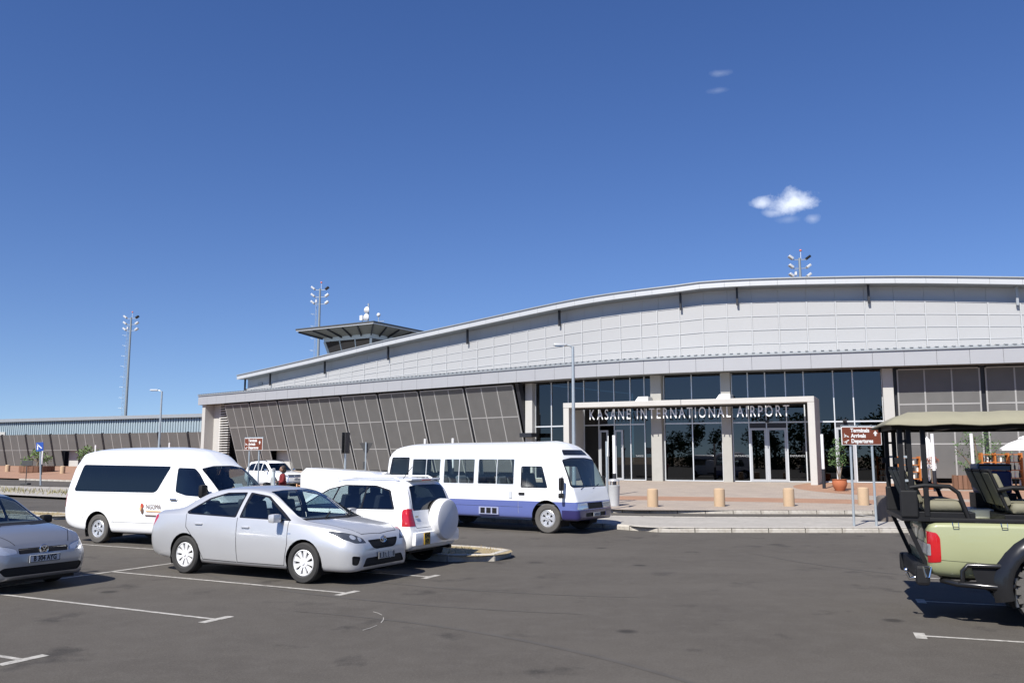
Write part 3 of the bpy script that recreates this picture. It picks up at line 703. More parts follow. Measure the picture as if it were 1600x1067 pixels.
for i, ch in enumerate(NAME):
    if ch == ' ': continue
    a = a0 + (width(NAME[:i]) + sp * i) * pitch
    text_mesh(ch, .90, 'letter_steel', 'letter', portal, basis(pp(a, .55, PT - .77) - P1, PD, (0, 0, 1), -PN), pitch / .90 * 1.0, .02, 'LEFT', -.001)

# ---------------------------------------------------------------- west wing
wing = thing('terminal_wing', 'low corrugated wing with dark louvre screens left of the terminal', 'building', (-49, 101, 0))
WA = Vector((-80, 116.6)); WB_ = Vector((-31, 93.4)); WD = (WB_ - WA).normalized(); WN = Vector((-WD.y, WD.x)); WL = (WB_ - WA).length; W0 = Vector((-49, 101, 0))
def wp(s, d, z): p = WA + WD * s + WN * d; return Vector((p.x, p.y, z))
def wbuild(m, name, mat, parent=None, **k):
    m.v = [tuple(Vector(v) - W0) for v in m.v]; return m.build(name, mat, parent or wing, **k)
def wbox(m, s0, s1, d0, d1, z0, z1): return m.hexa([wp(s0, d0, z0), wp(s1, d0, z0), wp(s1, d1, z0), wp(s0, d1, z0)], [wp(s0, d0, z1), wp(s1, d0, z1), wp(s1, d1, z1), wp(s0, d1, z1)])
pm('corrugated', (.36, .43, .46), .5, .05, 3, .3)
m = MB(); k = 14.0
while k < WL: wbox(m, k, k + .2, 1.95, 2.1, 4.5, 6.45); k += .4
wbuild(m, 'wall_rib', 'corrugated')['kind'] = 'stuff'
m = MB(); wbox(m, 14, WL, 2.05, 2.3, 1, 6.45); wbuild(m, 'wall', 'corrugated')
m = MB(); wbox(m, 13.6, WL, 1.6, 16, 6.46, 6.85); wbuild(m, 'roof', 'gutter')
m = MB(); wbox(m, 13.4, 13.75, 1.7, 2.4, 1, 6.46); wbuild(m, 'corner_trim', 'fascia_top')
m = MB(); wbox(m, 13.9, 15.6, 1.8, 1.95, 4.6, 5.2); wbuild(m, 'air_unit', 'render_wall')
m = MB(); wbox(m, 0, 13.4, 6, 16, 1, 6.1); wbuild(m, 'rear_wall', 'upper_wall')
m = MB(); wbox(m, 0, 13.4, 5.9, 5.99, 5.3, 6.05); wbuild(m, 'clerestory', 'dark_steel')
m = MB(); m.hexa([wp(0, 4.6, 6.3), wp(22, 4.6, 6.9), wp(22, 20, 6.9), wp(0, 20, 6.3)], [wp(0, 4.6, 6.75), wp(22, 4.6, 7.0), wp(22, 20, 7.0), wp(0, 20, 6.75)]); wbuild(m, 'rear_roof', 'gutter')
nb = 12; bw = (WL - .8) / nb
for i in range(nb):
    s0 = i * bw + .4; s1 = s0 + bw; a0 = s0 + .14; w = (bw - .28) / 3
    def WP(s, z, off): t = (4.75 - z) / 3.85; return wp(s, -.4 + t * 1.0 + off, z)
    def wslab(m, a, b, z0, z1, o0, o1): m.hexa([WP(a, z0, o0), WP(b, z0, o0), WP(b, z0, o1), WP(a, z0, o1)], [WP(a, z1, o0), WP(b, z1, o0), WP(b, z1, o1), WP(a, z1, o1)])
    rec = i == 6
    for c in range(3):
        for z1, z0 in ((4.72, 2.85), (2.8, .95)):
            if rec and c > 0 and z0 < 2: continue
            m = MB(); wslab(m, a0 + c * w + .03, a0 + (c + 1) * w - .03, z0, z1, rnd.uniform(-.004, .004), .06); wbuild(m, 'screen_panel', 'screen_panel')
    m = MB()
    for c in (1, 2): wslab(m, a0 + c * w - .045, a0 + c * w + .045, .95 if not rec else 2.82, 4.75, -.02, .05)
    wslab(m, a0, a0 + 3 * w, 2.8, 2.86, -.015, .05)
    wbuild(m, 'screen_frame', 'screen_frame')
    m = MB(); wslab(m, s0 - .08, s0 + .08, .85, 4.8, .0, .2); wbuild(m, 'screen_post', 'dark_steel')
    if rec:
        m = MB(); wbox(m, a0 + w, a0 + 2.2 * w, 1.2, 1.3, .9, 2.85); wbuild(m, 'door_wall', 'render_wall')
        m = MB(); wbox(m, a0 + 2.2 * w, a0 + 2.8 * w, 1.25, 1.32, .9, 2.85); wbuild(m, 'doorway', 'dark_steel')
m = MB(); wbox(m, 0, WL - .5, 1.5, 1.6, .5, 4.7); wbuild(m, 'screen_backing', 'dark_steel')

# ---------------------------------------------------------------- control tower
tower = thing('control_tower', 'air traffic control tower with wide overhanging roof behind the terminal', 'tower', (-13.75, 81.6, 0), R(-31.5))
pm('tower_clad', (.40, .45, .47), .55, .05, 1, .2); pm('tower_soffit', (.13, .13, .115), .7, .1, 2); pm('tower_fascia', (.06, .06, .055), .6, .15, 3)
glass('glass_tower', (.05, .07, .08), .08)
c0, c1, e = 2.45, 2.85, 4.62
MB().box(-2.4, 2.4, -2.4, 2.4, 0, 10.2).build('shaft', 'tower_clad', tower)
MB().hexa([(-2.3, -2.3, 10.2), (2.3, -2.3, 10.2), (2.3, 2.3, 10.2), (-2.3, 2.3, 10.2)], [(-c0, -c0, 11.28), (c0, -c0, 11.28), (c0, c0, 11.28), (-c0, c0, 11.28)]).build('cab_base', 'tower_clad', tower)
def ring_pt(k, t): a = [(-1, -1), (1, -1), (1, 1), (-1, 1)]; p, q = a[k], a[(k + 1) % 4]; return p[0] + (q[0] - p[0]) * t, p[1] + (q[1] - p[1]) * t
for k in range(4):
    for i in range(3):
        (x0, y0), (x1, y1) = ring_pt(k, i / 3 + .012), ring_pt(k, (i + 1) / 3 - .012)
        MB().quad((x0 * c0, y0 * c0, 11.29), (x1 * c0, y1 * c0, 11.29), (x1 * c1, y1 * c1, 12.75), (x0 * c1, y0 * c1, 12.75)).build('cab_window', 'glass_tower', tower)
        x, y = ring_pt(k, i / 3); MB().bar((x * c0, y * c0, 11.28), (x * c1, y * c1, 12.76), .2 if i == 0 else .08).build('cab_mullion', 'tower_clad', tower)
MB().box(-2.2, 2.2, -2.2, 2.2, 11.29, 11.35).build('cab_floor', 'interior', tower); MB().box(-1.2, 1.2, -.6, .6, 11.35, 12.2).build('control_desk', 'interior', tower)
MB().hexa([(-c1, -c1, 12.75), (c1, -c1, 12.75), (c1, c1, 12.75), (-c1, c1, 12.75)], [(-2.95, -2.95, 13.12), (2.95, -2.95, 13.12), (2.95, 2.95, 13.12), (-2.95, 2.95, 13.12)]).build('cab_head', 'tower_clad', tower)
MB().hexa([(-2.95, -2.95, 13.125), (2.95, -2.95, 13.125), (2.95, 2.95, 13.125), (-2.95, 2.95, 13.125)], [(-e, -e, 13.66), (e, -e, 13.66), (e, e, 13.66), (-e, e, 13.66)]).build('roof_soffit', 'tower_soffit', tower)
MB().box(-e - .08, e + .08, -e - .08, e + .08, 13.665, 13.76).build('roof_edge', 'fascia_top', tower)
MB().box(-e - .12, e + .12, -e - .12, e + .12, 13.763, 13.9).build('roof', 'tower_fascia', tower)
for k in range(4):
    for t in (.0, .2, .4, .6, .8):
        x, y = ring_pt(k, t); MB().bar((x * 2.95, y * 2.95, 13.02), (x * e * .985, y * e * .985, 13.6), .1, .16).build('roof_strut', 'dark_steel', tower)
MB().box(-.8, .8, -.8, .8, 13.9, 14.1).build('roof_hatch', 'tower_clad', tower)
m = MB(); m.cyl((0, 0, 13.9), (0, 0, 16.6), .08); m.bar((-1.9, .1, 14.75), (1.9, .1, 14.75), .06); m.build('antenna_mast', 'steel_galv', tower)
for (x, z, r_) in ((-.1, 15.95, .32), (-.15, 15.25, .34)):
    MB().lathe([(0, 0), (r_ * .6, .06), (r_, .2), (r_ * .6, .09), (0, .03)], 20, (x, -.35, z), 'y').build('dish_antenna', 'rim_white', tower, smooth=40)
MB().ell((1.2, .1, 15.4), .19, .19, .19).build('radome', 'rim_white', tower, smooth=60); MB().cyl((1.2, .1, 14.75), (1.2, .1, 15.3), .035).build('radome_stalk', 'steel_galv', tower)
MB().box(-1.0, -.65, -.1, .25, 15.05, 15.5).build('antenna_box', 'rim_white', tower); MB().cyl((-.82, .1, 14.75), (-.82, .1, 15.06), .035).build('antenna_stalk', 'steel_galv', tower)
m = MB(); m.cyl((-1.9, -2.9, 10.2), (-1.9, -2.9, 11.2), .03); m.cyl((1.9, -2.9, 10.2), (1.9, -2.9, 11.2), .03); m.bar((-3, -2.9, 11.2), (3, -2.9, 11.2), .05); m.box(-3, 3, -3.0, -2.4, 10.1, 10.2)
m.build('balcony_rail', 'fascia_top', tower)

# ---------------------------------------------------------------- floodlight masts
pm('mast_steel', (.26, .29, .30), .5, .12, 5, .5); pm('beacon', (.55, .16, .13), .3)
def mast(x, y, h, label, lean=0):
    t = thing('floodlight_mast', label, 'light mast', (x, y, 0), lean, 'floodlight masts behind the terminal')
    MB().tube([(0, 0, 0), (0, 0, h * .5), (0, 0, h)], .28, 12, .13).build('pole', 'mast_steel', t, smooth=50)
    m = MB(); 
    for s in (-.28, .28): m.cyl((-.62, s, 2), (-.42, s, h - 1), .02, n=5)
    for i in range(int(h / .6) - 4): m.cyl((-.6 + .2 * i / (h / .6), -.28, 2.4 + i * .6), (-.6 + .2 * i / (h / .6), .28, 2.4 + i * .6), .015, n=4)
    for i in range(int(h / 1.6) - 2): z = 3 + i * 1.6; m.tube([(-.6, -.3, z), (-1.05, -.3, z), (-1.05, .3, z), (-.6, .3, z)], .014, 4)
    m.build('ladder', 'steel_galv', t)
    for k, (z, dark) in enumerate(((h - .2, 1), (h - 1.15, 0), (h - 2.1, 0))):
        m = MB(); m.bar((-.75, 0, z), (.8, 0, z + .05), .07); m.build('cross_arm', 'steel_galv', t)
        for s in (-1, 1):
            mm = Matrix.Rotation(R(s * -38), 3, 'Y')
            b = MB(); b.cbox((s * .92, 0, z + .26), .56, .5, .26, mm); o = b.build('floodlight', 'black_steel' if dark and s > 0 else 'fascia_top', t, bevel=.06)
    MB().box(-.55, -.33, -.15, .15, h - 1.85, h - 1.5).build('junction_box', 'rim_white', t)
    m = MB(); m.cyl((.15, 0, h - .1), (.15, 0, h + .75), .025); m.build('beacon_stalk', 'rim_white', t)
    MB().ell((.15, 0, h + .82), .13, .13, .13).build('obstruction_beacon', 'beacon', t, smooth=60)
    return t
mast(-58.9, 132, 23.4, 'floodlight mast standing above the corrugated wing')
mast(-25.3, 112, 24.0, 'floodlight mast beside the control tower')
mast(30.6, 90, 23.0, 'floodlight mast showing above the arched terminal roof')
# ---------------------------------------------------------------- vehicles: lofted shells with real openings
def chaikin(p, it=2):
    for _ in range(it):
        o = [p[0]]
        for a, b in zip(p, p[1:]):
            o += [(a[0] * .75 + b[0] * .25, a[1] * .75 + b[1] * .25), (a[0] * .25 + b[0] * .75, a[1] * .25 + b[1] * .75)]
        p = o + [p[-1]]
    return p
def rp(poly, r=.05, n=3):
    """round the corners of a polygon"""
    out = []; k = len(poly)
    for i in range(k):
        p, a, b = Vector(poly[i]), Vector(poly[i - 1]), Vector(poly[(i + 1) % k])
        u, v = (a - p), (b - p); rr = min(r, u.length * .45, v.length * .45); s, e = p + u.normalized() * rr, p + v.normalized() * rr
        for j in range(n + 1):
            t = j / n; q = s * (1 - t)**2 + p * 2 * t * (1 - t) + e * t * t; out.append((q.x, q.y))
    return out
def circ(x, z, r, n=20): return [(x + r * math.cos(2 * math.pi * i / n), z + r * math.sin(2 * math.pi * i / n)) for i in range(n)]
def lines(pts, w=.012, closed=False):
    out = []; q = list(zip(pts, pts[1:])) + ([(pts[-1], pts[0])] if closed else [])
    for a, b in q:
        a, b = Vector(a), Vector(b); d = (b - a).normalized(); n = Vector((-d.y, d.x)) * w / 2; a = a - d * w / 2; b = b + d * w / 2
        out.append([tuple(a - n), tuple(b - n), tuple(b + n), tuple(a + n)])
    return out
def inpoly(x, y, P):
    c = False; j = len(P) - 1
    for i in range(len(P)):
        if (P[i][1] > y) != (P[j][1] > y) and x < (P[j][0] - P[i][0]) * (y - P[i][1]) / (P[j][1] - P[i][1]) + P[i][0]: c = not c
        j = i
    return c
class Shell:
    """table rows: x, zb, wb, zm, wm, zs, ws, zr, wr, zc (sill, bulge, shoulder, roof rail / bonnet edge, centre line)"""
    def __init__(s, rows, step=.055, crown=(.55, .88)):
        xs = [r[0] for r in rows]; F = [pchip(xs, [r[k] for r in rows]) for k in range(1, 10)]
        X = sorted(set(xs) | {xs[0] + i * step for i in range(int((xs[-1] - xs[0]) / step))}); X2 = [X[0]]
        for x in X[1:]:
            if x - X2[-1] > .008: X2.append(x)
        s.bm = bmesh.new(); ring = []; s.F = F
        for x in X2:
            zb, wb, zm, wm, zs, ws, zr, wr, zc = [f(x) for f in F]
            P = [(0, zb), (wb - .12, zb), (wb, zb), ((wb + 2 * wm) / 3 + .005, zb + .4 * (zm - zb)), (wm, zm), ((wm * .55 + ws * .45) + .008, zm * .5 + zs * .5), (ws, zs), (ws * .9 + wr * .1, zs * .88 + zr * .12),
                 (ws * .5 + wr * .5 + .012, zs * .5 + zr * .5), (wr * .96 + ws * .04, zr * .93 + zs * .07), (wr * .985, zr + (zc - zr) * .12), (wr * .75, zr + (zc - zr) * crown[0]), (wr * .4, zr + (zc - zr) * crown[1]), (0, zc)]
            h = chaikin(P, 2); ring.append([(x, y, z) for y, z in h] + [(x, -y, z) for y, z in h[-2:0:-1]])
        n = len(ring[0]); bm = s.bm; V = [[bm.verts.new(p) for p in r] for r in ring]
        for a, b in zip(V, V[1:]):
            for j in range(n): bm.faces.new((a[j], a[(j + 1) % n], b[(j + 1) % n], b[j]))
        half = n // 2
        for r in (V[0], V[-1]):
            for j in range(half):
                q = [r[j], r[j + 1], r[(n - j - 1) % n], r[(n - j) % n]]; u = []
                for v in q:
                    if v not in u: u.append(v)
                if len(u) > 2: bm.faces.new(u)
        bmesh.ops.recalc_face_normals(bm, faces=bm.faces[:])
        bmesh.ops.remove_doubles(bm, verts=bm.verts[:], dist=1e-5)
        s.lay = bm.faces.layers.int.new('part'); s.parts = {0: None}
    def cut(s, name, mat, axis, poly, mirror=False, lim=None, nmin=.2, inset=.0, parent=None, side=0, hole=False, label=None):
        polys = poly if isinstance(poly[0][0], (tuple, list)) else [poly]
        todo = []
        if axis == 'y':
            for sg in ((side,) if side else (1, -1)): todo.append((sg, polys))
        else:
            todo.append((1, polys))
            if mirror: todo.append((-1, [[(-y, z) for y, z in p] for p in polys]))
        ids = []
        for sg, ps in todo:
            pid = len(s.parts); s.parts[pid] = dict(name=name, mat=mat, inset=inset, parent=parent, hole=hole, label=label); ids.append(pid)
            for P in ps: s._cut(P, axis, sg, pid, lim, nmin)
        return ids
    def _cut(s, P, axis, sg, pid, lim, nmin):
        bm = s.bm; lo = [min(p[i] for p in P) - .002 for i in (0, 1)]; hi = [max(p[i] for p in P) + .002 for i in (0, 1)]
        ix, iy = {'y': (0, 2), 'f': (1, 2), 'r': (1, 2), 't': (0, 1)}[axis]; av = {'y': Vector((0, 1, 0)), 'f': Vector((1, 0, 0)), 'r': Vector((1, 0, 0)), 't': Vector((0, 0, 1))}[axis]
        fs = []
        for f in bm.faces:
            v0 = f.verts[0].co
            if axis == 'y' and v0.y * sg < -.02: continue
            a = [v.co[ix] for v in f.verts]
            if max(a) < lo[0] or min(a) > hi[0]: continue
            b = [v.co[iy] for v in f.verts]
            if max(b) < lo[1] or min(b) > hi[1]: continue
            nn = f.normal
            if axis == 'y' and nn.y * sg < nmin: continue
            if axis == 'f' and nn.x < nmin: continue
            if axis == 'r' and nn.x > -nmin: continue
            if axis == 't' and nn.z < nmin: continue
            if lim and not (lim[0] <= v0.x <= lim[1]): continue
            fs.append(f)
        k = len(P)
        for i in range(k):
            a, b = P[i], P[(i + 1) % k]; d = (b[0] - a[0], b[1] - a[1]); l = math.hypot(*d)
            if l < 1e-6: continue
            co = Vector((0, 0, 0)); co[ix] = a[0]; co[iy] = a[1]; no = Vector((0, 0, 0)); no[ix] = -d[1] / l; no[iy] = d[0] / l
            # only the faces that the edge's own span can touch
            e0 = (min(a[0], b[0]) - .003, min(a[1], b[1]) - .003); e1 = (max(a[0], b[0]) + .003, max(a[1], b[1]) + .003)
            t, keep = [], []
            for f in fs:
                u = [v.co[ix] for v in f.verts]; w = [v.co[iy] for v in f.verts]
                (keep if max(u) < e0[0] or min(u) > e1[0] or max(w) < e0[1] or min(w) > e1[1] else t).append(f)
            if not t: continue
            ge = set(t)
            for f in t: ge.update(f.edges); ge.update(f.verts)
            r = bmesh.ops.bisect_plane(bm, geom=list(ge), dist=1e-6, plane_co=co, plane_no=no)
            fs = keep + [g for g in r['geom'] if isinstance(g, bmesh.types.BMFace)]
        for f in fs:
            if not f.is_valid: continue
            c = f.calc_center_median()
            if inpoly(c[ix], c[iy], P): f[s.lay] = pid
    def finish(s, root, body_mat, dx, body_name='body'):
        bm = s.bm; bm.normal_update(); bm.verts.ensure_lookup_table()
        groups = {}
        for f in bm.faces: groups.setdefault(f[s.lay], []).append(f)
        objs = {}
        for pid in sorted(groups):
            p = s.parts[pid]
            if p and p['hole']: continue
            idx = {}; vs = []; ns = []; fs = []
            ins = p['inset'] if p else 0
            for f in groups[pid]:
                q = []
                for v in f.verts:
                    if v.index not in idx or True:
                        if v not in idx:
                            idx[v] = len(vs); c = v.co - v.normal * ins; vs.append((c.x + dx, c.y, c.z)); ns.append(v.normal.copy())
                    q.append(idx[v])
                fs.append(q)
            nm = p['name'] if p else body_name
            me = bpy.data.meshes.new(nm); me.from_pydata(vs, [], fs); me.shade_smooth(); me.normals_split_custom_set_from_vertices(ns)
            me.materials.append(M[p['mat'] if p else body_mat])
            par = root
            if p and p['parent'] is not None and p['parent'] in objs: par = objs[p['parent']]
            objs[pid] = ob(nm, me, par, label=p['label'] if p else None)
        bm.free(); return objs
# ---- wheels
def wheel_meshes(key, r, w, style, tyre='rubber'):
    if key in WM: return WM[key]
    rr = r * {'cap9': .66, 'steel': .62, 'steel6': .60, 'alloy': .68, 'safari': .55, 'wheel5': .64}[style]
    t = MB(); h = w / 2
    t.lathe([(rr, -h * .8), (rr + .02, -h), (r * .93, -h), (r * .99, -h * .8), (r, -h * .4), (r, h * .4), (r * .99, h * .8), (r * .93, h), (rr + .02, h), (rr, h * .8), (rr, -h * .8)], 32, axis='y')
    tm = t.mesh('tyre', tyre, 35)
    # outer face of the wheel is at -y (the right-hand side); left wheels are turned round
    d = MB(); d.lathe([(0, -h * .25), (rr, -h * .25)], 24, axis='y'); dm = d.mesh('brake_disc', 'black_plastic')
    k = MB(); k.lathe([(rr * .99, h * .7), (rr * .99, -h * .78), (rr * .93, -h * .86), (rr * .87, -h * .70), (rr * .86, -h * .3)], 28, axis='y')
    n = {'cap9': 9, 'steel': 6, 'steel6': 6, 'alloy': 6, 'safari': 5, 'wheel5': 8}[style]; y0 = -h * .80
    fill = {'cap9': .62, 'steel': .55, 'steel6': .62, 'alloy': .45, 'safari': .6, 'wheel5': .62}[style]
    for i in range(n):
        a = 2 * math.pi * i / n; da = math.pi / n * fill; ri = rr * .34
        P = [(ri, a - da * 1.1), (rr * .9, a - da), (rr * .9, a + da), (ri, a + da * 1.1)]
        o = [Vector((q * math.cos(b), y0 + (.012 if q < rr * .5 else 0), q * math.sin(b))) for q, b in P]
        k.hexa([v + Vector((0, .03, 0)) for v in o], o)
    k.lathe([(0, y0 - .012), (rr * .12, y0 - .012), (rr * .16, y0 + .0), (rr * .36, y0 + .006), (rr * .37, y0 + .04)], 20, axis='y')
    if style in ('steel', 'steel6', 'safari'):
        k.lathe([(rr * .88, y0 + .004), (rr * .70, y0 + .002), (rr * .69, y0 + .03)], 24, axis='y')
        for i in range(5): b = 2 * math.pi * i / 5; k.cyl((rr * .24 * math.cos(b), y0 - .02, rr * .24 * math.sin(b)), (rr * .24 * math.cos(b), y0 + .01, rr * .24 * math.sin(b)), .012, n=6)
    km = k.mesh('rim', {'cap9': 'rim_white', 'steel': 'rim_silver', 'steel6': 'rim_silver', 'alloy': 'rim_silver', 'safari': 'black_steel', 'wheel5': 'rim_silver'}[style], 40)
    WM[key] = (tm, dm, km); return WM[key]
WM = {}
def add_wheel(root, x, y, r, w, style, key, tyre='rubber', steer=0):
    tm, dm, km = wheel_meshes(key, r, w, style, tyre)
    o = ob('wheel', tm, root); o.location = (x, y, r); o.rotation_euler.z = (math.pi if y > 0 else 0) + steer
    ob('rim', km, o); ob('brake_disc', dm, o)
def add_arch(root, x, z, r, w0, w1, dx, n=14):
    for sg in (1, -1):
        m = MB(); pts = [(x + r * math.cos(math.pi * (i / n * 1.3 - .15)), z + r * math.sin(math.pi * (i / n * 1.3 - .15))) for i in range(n + 1)]
        for a, b in zip(pts, pts[1:]): m.quad((a[0] + dx, sg * w0, a[1]), (b[0] + dx, sg * w0, b[1]), (b[0] + dx, sg * w1, b[1]), (a[0] + dx, sg * w1, a[1]))
        m.add([(a[0] + dx, sg * w1, a[1]) for a in pts], [tuple(range(n + 1))])
        m.build('wheel_arch', 'black_plastic', root)
def seat(root, x, y, z, w=.5, mat='seat_dark', h=.62, head=True, lean=.14):
    m = MB(); m.cbox((x, y, z + .08), .48, w, .16); s = m.build('seat', mat, root, bevel=.05)
    m = MB(); m.cbox((x - .26 - lean / 2, y, z + .16 + h / 2), .13, w, h, Matrix.Rotation(-lean / .62, 3, 'Y')); m.build('seat_back', mat, root, bevel=.05)
    if head: m = MB(); m.cbox((x - .30 - lean, y, z + .24 + h), .1, w * .55, .2); m.build('head_restraint', mat, root, bevel=.04)
def mirror(root, x, y, z, mat='black_plastic', sx=.12, sy=.2, sz=.15):
    for sg in (1, -1):
        m = MB(); m.cbox((x, sg * (y + sy / 2 + .04), z), sx, sy, sz); o = m.build('door_mirror', mat, root, bevel=.04, smooth=50)
        MB().bar((x, sg * (y - .04), z - sz * .3), (x, sg * (y + .08), z - sz * .2), .05, .04).build('mirror_arm', 'black_plastic', o)
def plate(root, txt, x, y, z, w, h, face, mat, ink, size=None, rz=0, parent=None):
    """number plate; face = +1 front, -1 rear; rz turns it about the vertical"""
    c = Matrix.Rotation(rz, 3, 'Z'); fx = c @ Vector((face, 0, 0)); sx = c @ Vector((0, face, 0))
    m = MB(); m.cbox((x, y, z), .012, w, h, c); o = m.build('number_plate', mat, parent or root, bevel=.003, seg=1)
    rows = txt.split('\n'); k = len(rows)
    m = MB(); P = Vector((x, y, z)) + fx * .0072
    for a in (1, -1):
        m.bar(P + sx * (w / 2 - .008) * a + Vector((0, 0, -h / 2 + .005)), P + sx * (w / 2 - .008) * a + Vector((0, 0, h / 2 - .005)), .008, .002, up=fx)
        m.bar(P + Vector((0, 0, (h / 2 - .008) * a)) - sx * (w / 2 - .004), P + Vector((0, 0, (h / 2 - .008) * a)) + sx * (w / 2 - .004), .002, .008, up=(0, 0, 1))
    m.build('plate_border', ink, o)
    if not txt:      # too far off to read: a row of dark dashes
        for i in range(6): MB().bar(P + sx * w * (-.34 + i * .125), P + sx * w * (-.27 + i * .125), .002, h * .5, up=(0, 0, 1)).build('plate_characters', ink, o)
        return o
    for i, t in enumerate(rows):
        sz = size or h / k * .95
        text_mesh(t, sz, ink, 'plate_characters', o, basis(P + Vector((0, 0, (k - 1) * h * .23 - i * h * .46 - .0)), sx, (0, 0, 1), fx), .78 if k == 1 else .7, .0015, 'CENTER', .004)
    return o
def handles(root, pts, y, mat, L=.17):
    for x, z in pts:
        for sg in (1, -1):
            MB().cbox((x, sg * (y + .012), z), L, .035, .03).build('door_handle', mat, root, bevel=.012)
def oval(m, x, y, z, ry, rz_, t, n=20, ax=0):
    m.tube([(x + ax * 0, y + ry * math.cos(2 * math.pi * i / n), z + rz_ * math.sin(2 * math.pi * i / n)) for i in range(n)], t, 5, closed=True)
def place(root, local, world, yaw, k=1.0, L=0):
    c, s = math.cos(yaw), math.sin(yaw); lx, ly = (local[0] - L / 2) * k, local[1] * k
    root.location = (world[0] - (c * lx - s * ly), world[1] - (s * lx + c * ly), 0); root.rotation_euler = (0, 0, yaw); root.scale = (k, k, k)

# ================= silver saloon =================
def saloon():
    L = 4.54; dx = -L / 2
    rows = [  # x, zb, wb, zm, wm, zs, ws, zr, wr, zc
        (0.00, .42, .52, .52, .60, .60, .56, .64, .45, .66), (.03, .36, .64, .56, .72, .78, .66, .84, .54, .87), (.08, .31, .70, .60, .78, .90, .71, .97, .60, 1.0), (.18, .27, .75, .63, .83, .95, .76, 1.02, .63, 1.045),
        (.5, .23, .80, .66, .87, .98, .81, 1.05, .66, 1.08), (.72, .21, .81, .66, .88, .98, .825, 1.09, .655, 1.12), (1.0, .20, .82, .66, .885, .98, .835, 1.225, .62, 1.26), (1.35, .19, .82, .64, .885, .97, .84, 1.355, .585, 1.405), (1.75, .19, .82, .63, .88, .96, .845, 1.40, .575, 1.46),
        (2.15, .19, .82, .62, .88, .95, .845, 1.405, .58, 1.468), (2.5, .19, .82, .62, .88, .935, .845, 1.385, .585, 1.445), (2.68, .19, .82, .62, .88, .93, .845, 1.345, .60, 1.41), (3.1, .19, .82, .62, .88, .915, .84, 1.135, .665, 1.215), (3.40, .19, .82, .62, .885, .905, .83, .985, .705, 1.05), (3.55, .19, .82, .62, .885, .895, .82, .94, .715, .975),
        (3.8, .20, .82, .62, .885, .87, .80, .905, .70, .945), (4.1, .20, .81, .60, .87, .835, .76, .865, .66, .90), (4.28, .20, .79, .57, .845, .795, .71, .82, .60, .85), (4.40, .20, .74, .54, .79, .745, .65, .765, .54, .79), (4.48, .21, .66, .50, .715, .675, .59, .695, .48, .715), (4.52, .23, .58, .47, .64, .60, .54, .615, .43, .63), (4.54, .27, .50, .45, .56, .53, .49, .54, .38, .55)]
    s = Shell(rows)
    g1 = rp([(3.20, .962), (2.64, 1.29), (2.28, 1.345), (2.24, .985)], .03); g2 = rp([(2.09, .99), (2.12, 1.352), (1.72, 1.335), (1.38, 1.24), (1.02, 1.04), (1.06, 1.015)], .03)
    t1 = rp([(3.30, .945), (2.66, 1.318), (2.22, 1.372), (2.2, .965)], .03); t2 = rp([(2.13, .965), (2.15, 1.372), (1.70, 1.358), (1.34, 1.262), (.95, 1.03), (1.02, .992)], .03)
    for t in (t1, t2): s.cut('window_trim', 'black_gloss', 'y', t, inset=.002)
    for g in (g1, g2): s.cut('side_window', 'glass_car', 'y', g, inset=.006)
    s.cut('windscreen', 'glass_car', 'f', rp([(-.64, .985), (.64, .985), (.70, 1.0), (.545, 1.385), (.3, 1.405), (-.3, 1.405), (-.545, 1.385), (-.70, 1.0)], .03), lim=(2.5, 3.7), nmin=.12, inset=.004)
    s.cut('cowl', 'black_plastic', 'f', [(-.70, .955), (.70, .955), (.70, .984), (-.70, .984)], lim=(3.2, 3.75), nmin=.1, inset=.004)
    s.cut('rear_window', 'glass_mid', 'r', rp([(-.6, 1.12), (.6, 1.12), (.5, 1.36), (-.5, 1.36)], .05), lim=(.5, 1.5), nmin=.1, inset=.004)
    for x in (1.01, 3.61): s.cut('arch', 'seam', 'y', circ(x, .315, .365, 26), hole=True, nmin=.05)
    for d in ([(3.26, .945), (3.28, .60), (3.20, .25), (2.2, .25)], [(2.2, .25), (2.17, .965)], [(2.17, .25), (1.42, .26), (1.32, .5), (1.02, .78), (.98, 1.0)]): s.cut('door_gap', 'seam', 'y', lines(d, .011), inset=.008, nmin=.1)
    s.cut('bonnet_gap', 'seam', 't', lines([(4.42, -.46), (4.15, -.62), (3.5, -.69)], .010) + lines([(4.42, .46), (4.15, .62), (3.5, .69)], .010) + lines([(4.42, -.46), (4.455, 0), (4.42, .46)], .010), inset=.006, nmin=.25)
    s.cut('headlight', 'lamp_dark', 'f', rp([(.44, .625), (.50, .70), (.62, .765), (.775, .815), (.80, .80), (.775, .70), (.66, .632)], .02), mirror=True, lim=(3.6, 4.6), nmin=.08, inset=.004)
    for cy, cz, cr in ((.565, .69, .036), (.655, .725, .036)): s.cut('lamp_reflector', 'lamp_lens', 'f', circ(cy, cz, cr, 12), mirror=True, lim=(3.6, 4.6), nmin=.05, inset=.001)
    s.cut('grille', 'black_plastic', 'f', rp([(-.40, .665), (.40, .665), (.31, .55), (.22, .52), (-.22, .52), (-.31, .55)], .03), lim=(4, 4.6), nmin=.05, inset=.012)
    s.cut('lower_intake', 'black_plastic', 'f', rp([(-.47, .40), (.47, .40), (.55, .27), (-.55, .27)], .03), lim=(4, 4.6), nmin=-.3, inset=.015)
    s.cut('fog_recess', 'black_plastic', 'f', rp([(.60, .43), (.73, .45), (.72, .31), (.64, .30)], .03), mirror=True, lim=(3.9, 4.6), nmin=.03, inset=.015)
    s.cut('tail_light', 'red_lamp', 'y', rp([(-.05, .78), (.05, .95), (.2, .97), (.26, .93), (.15, .76)], .03), inset=.0, nmin=.05)
    s.cut('side_repeater', 'lamp_lens', 'y', rp([(3.28, .745), (3.34, .745), (3.34, .765), (3.28, .765)], .008), inset=-.003)
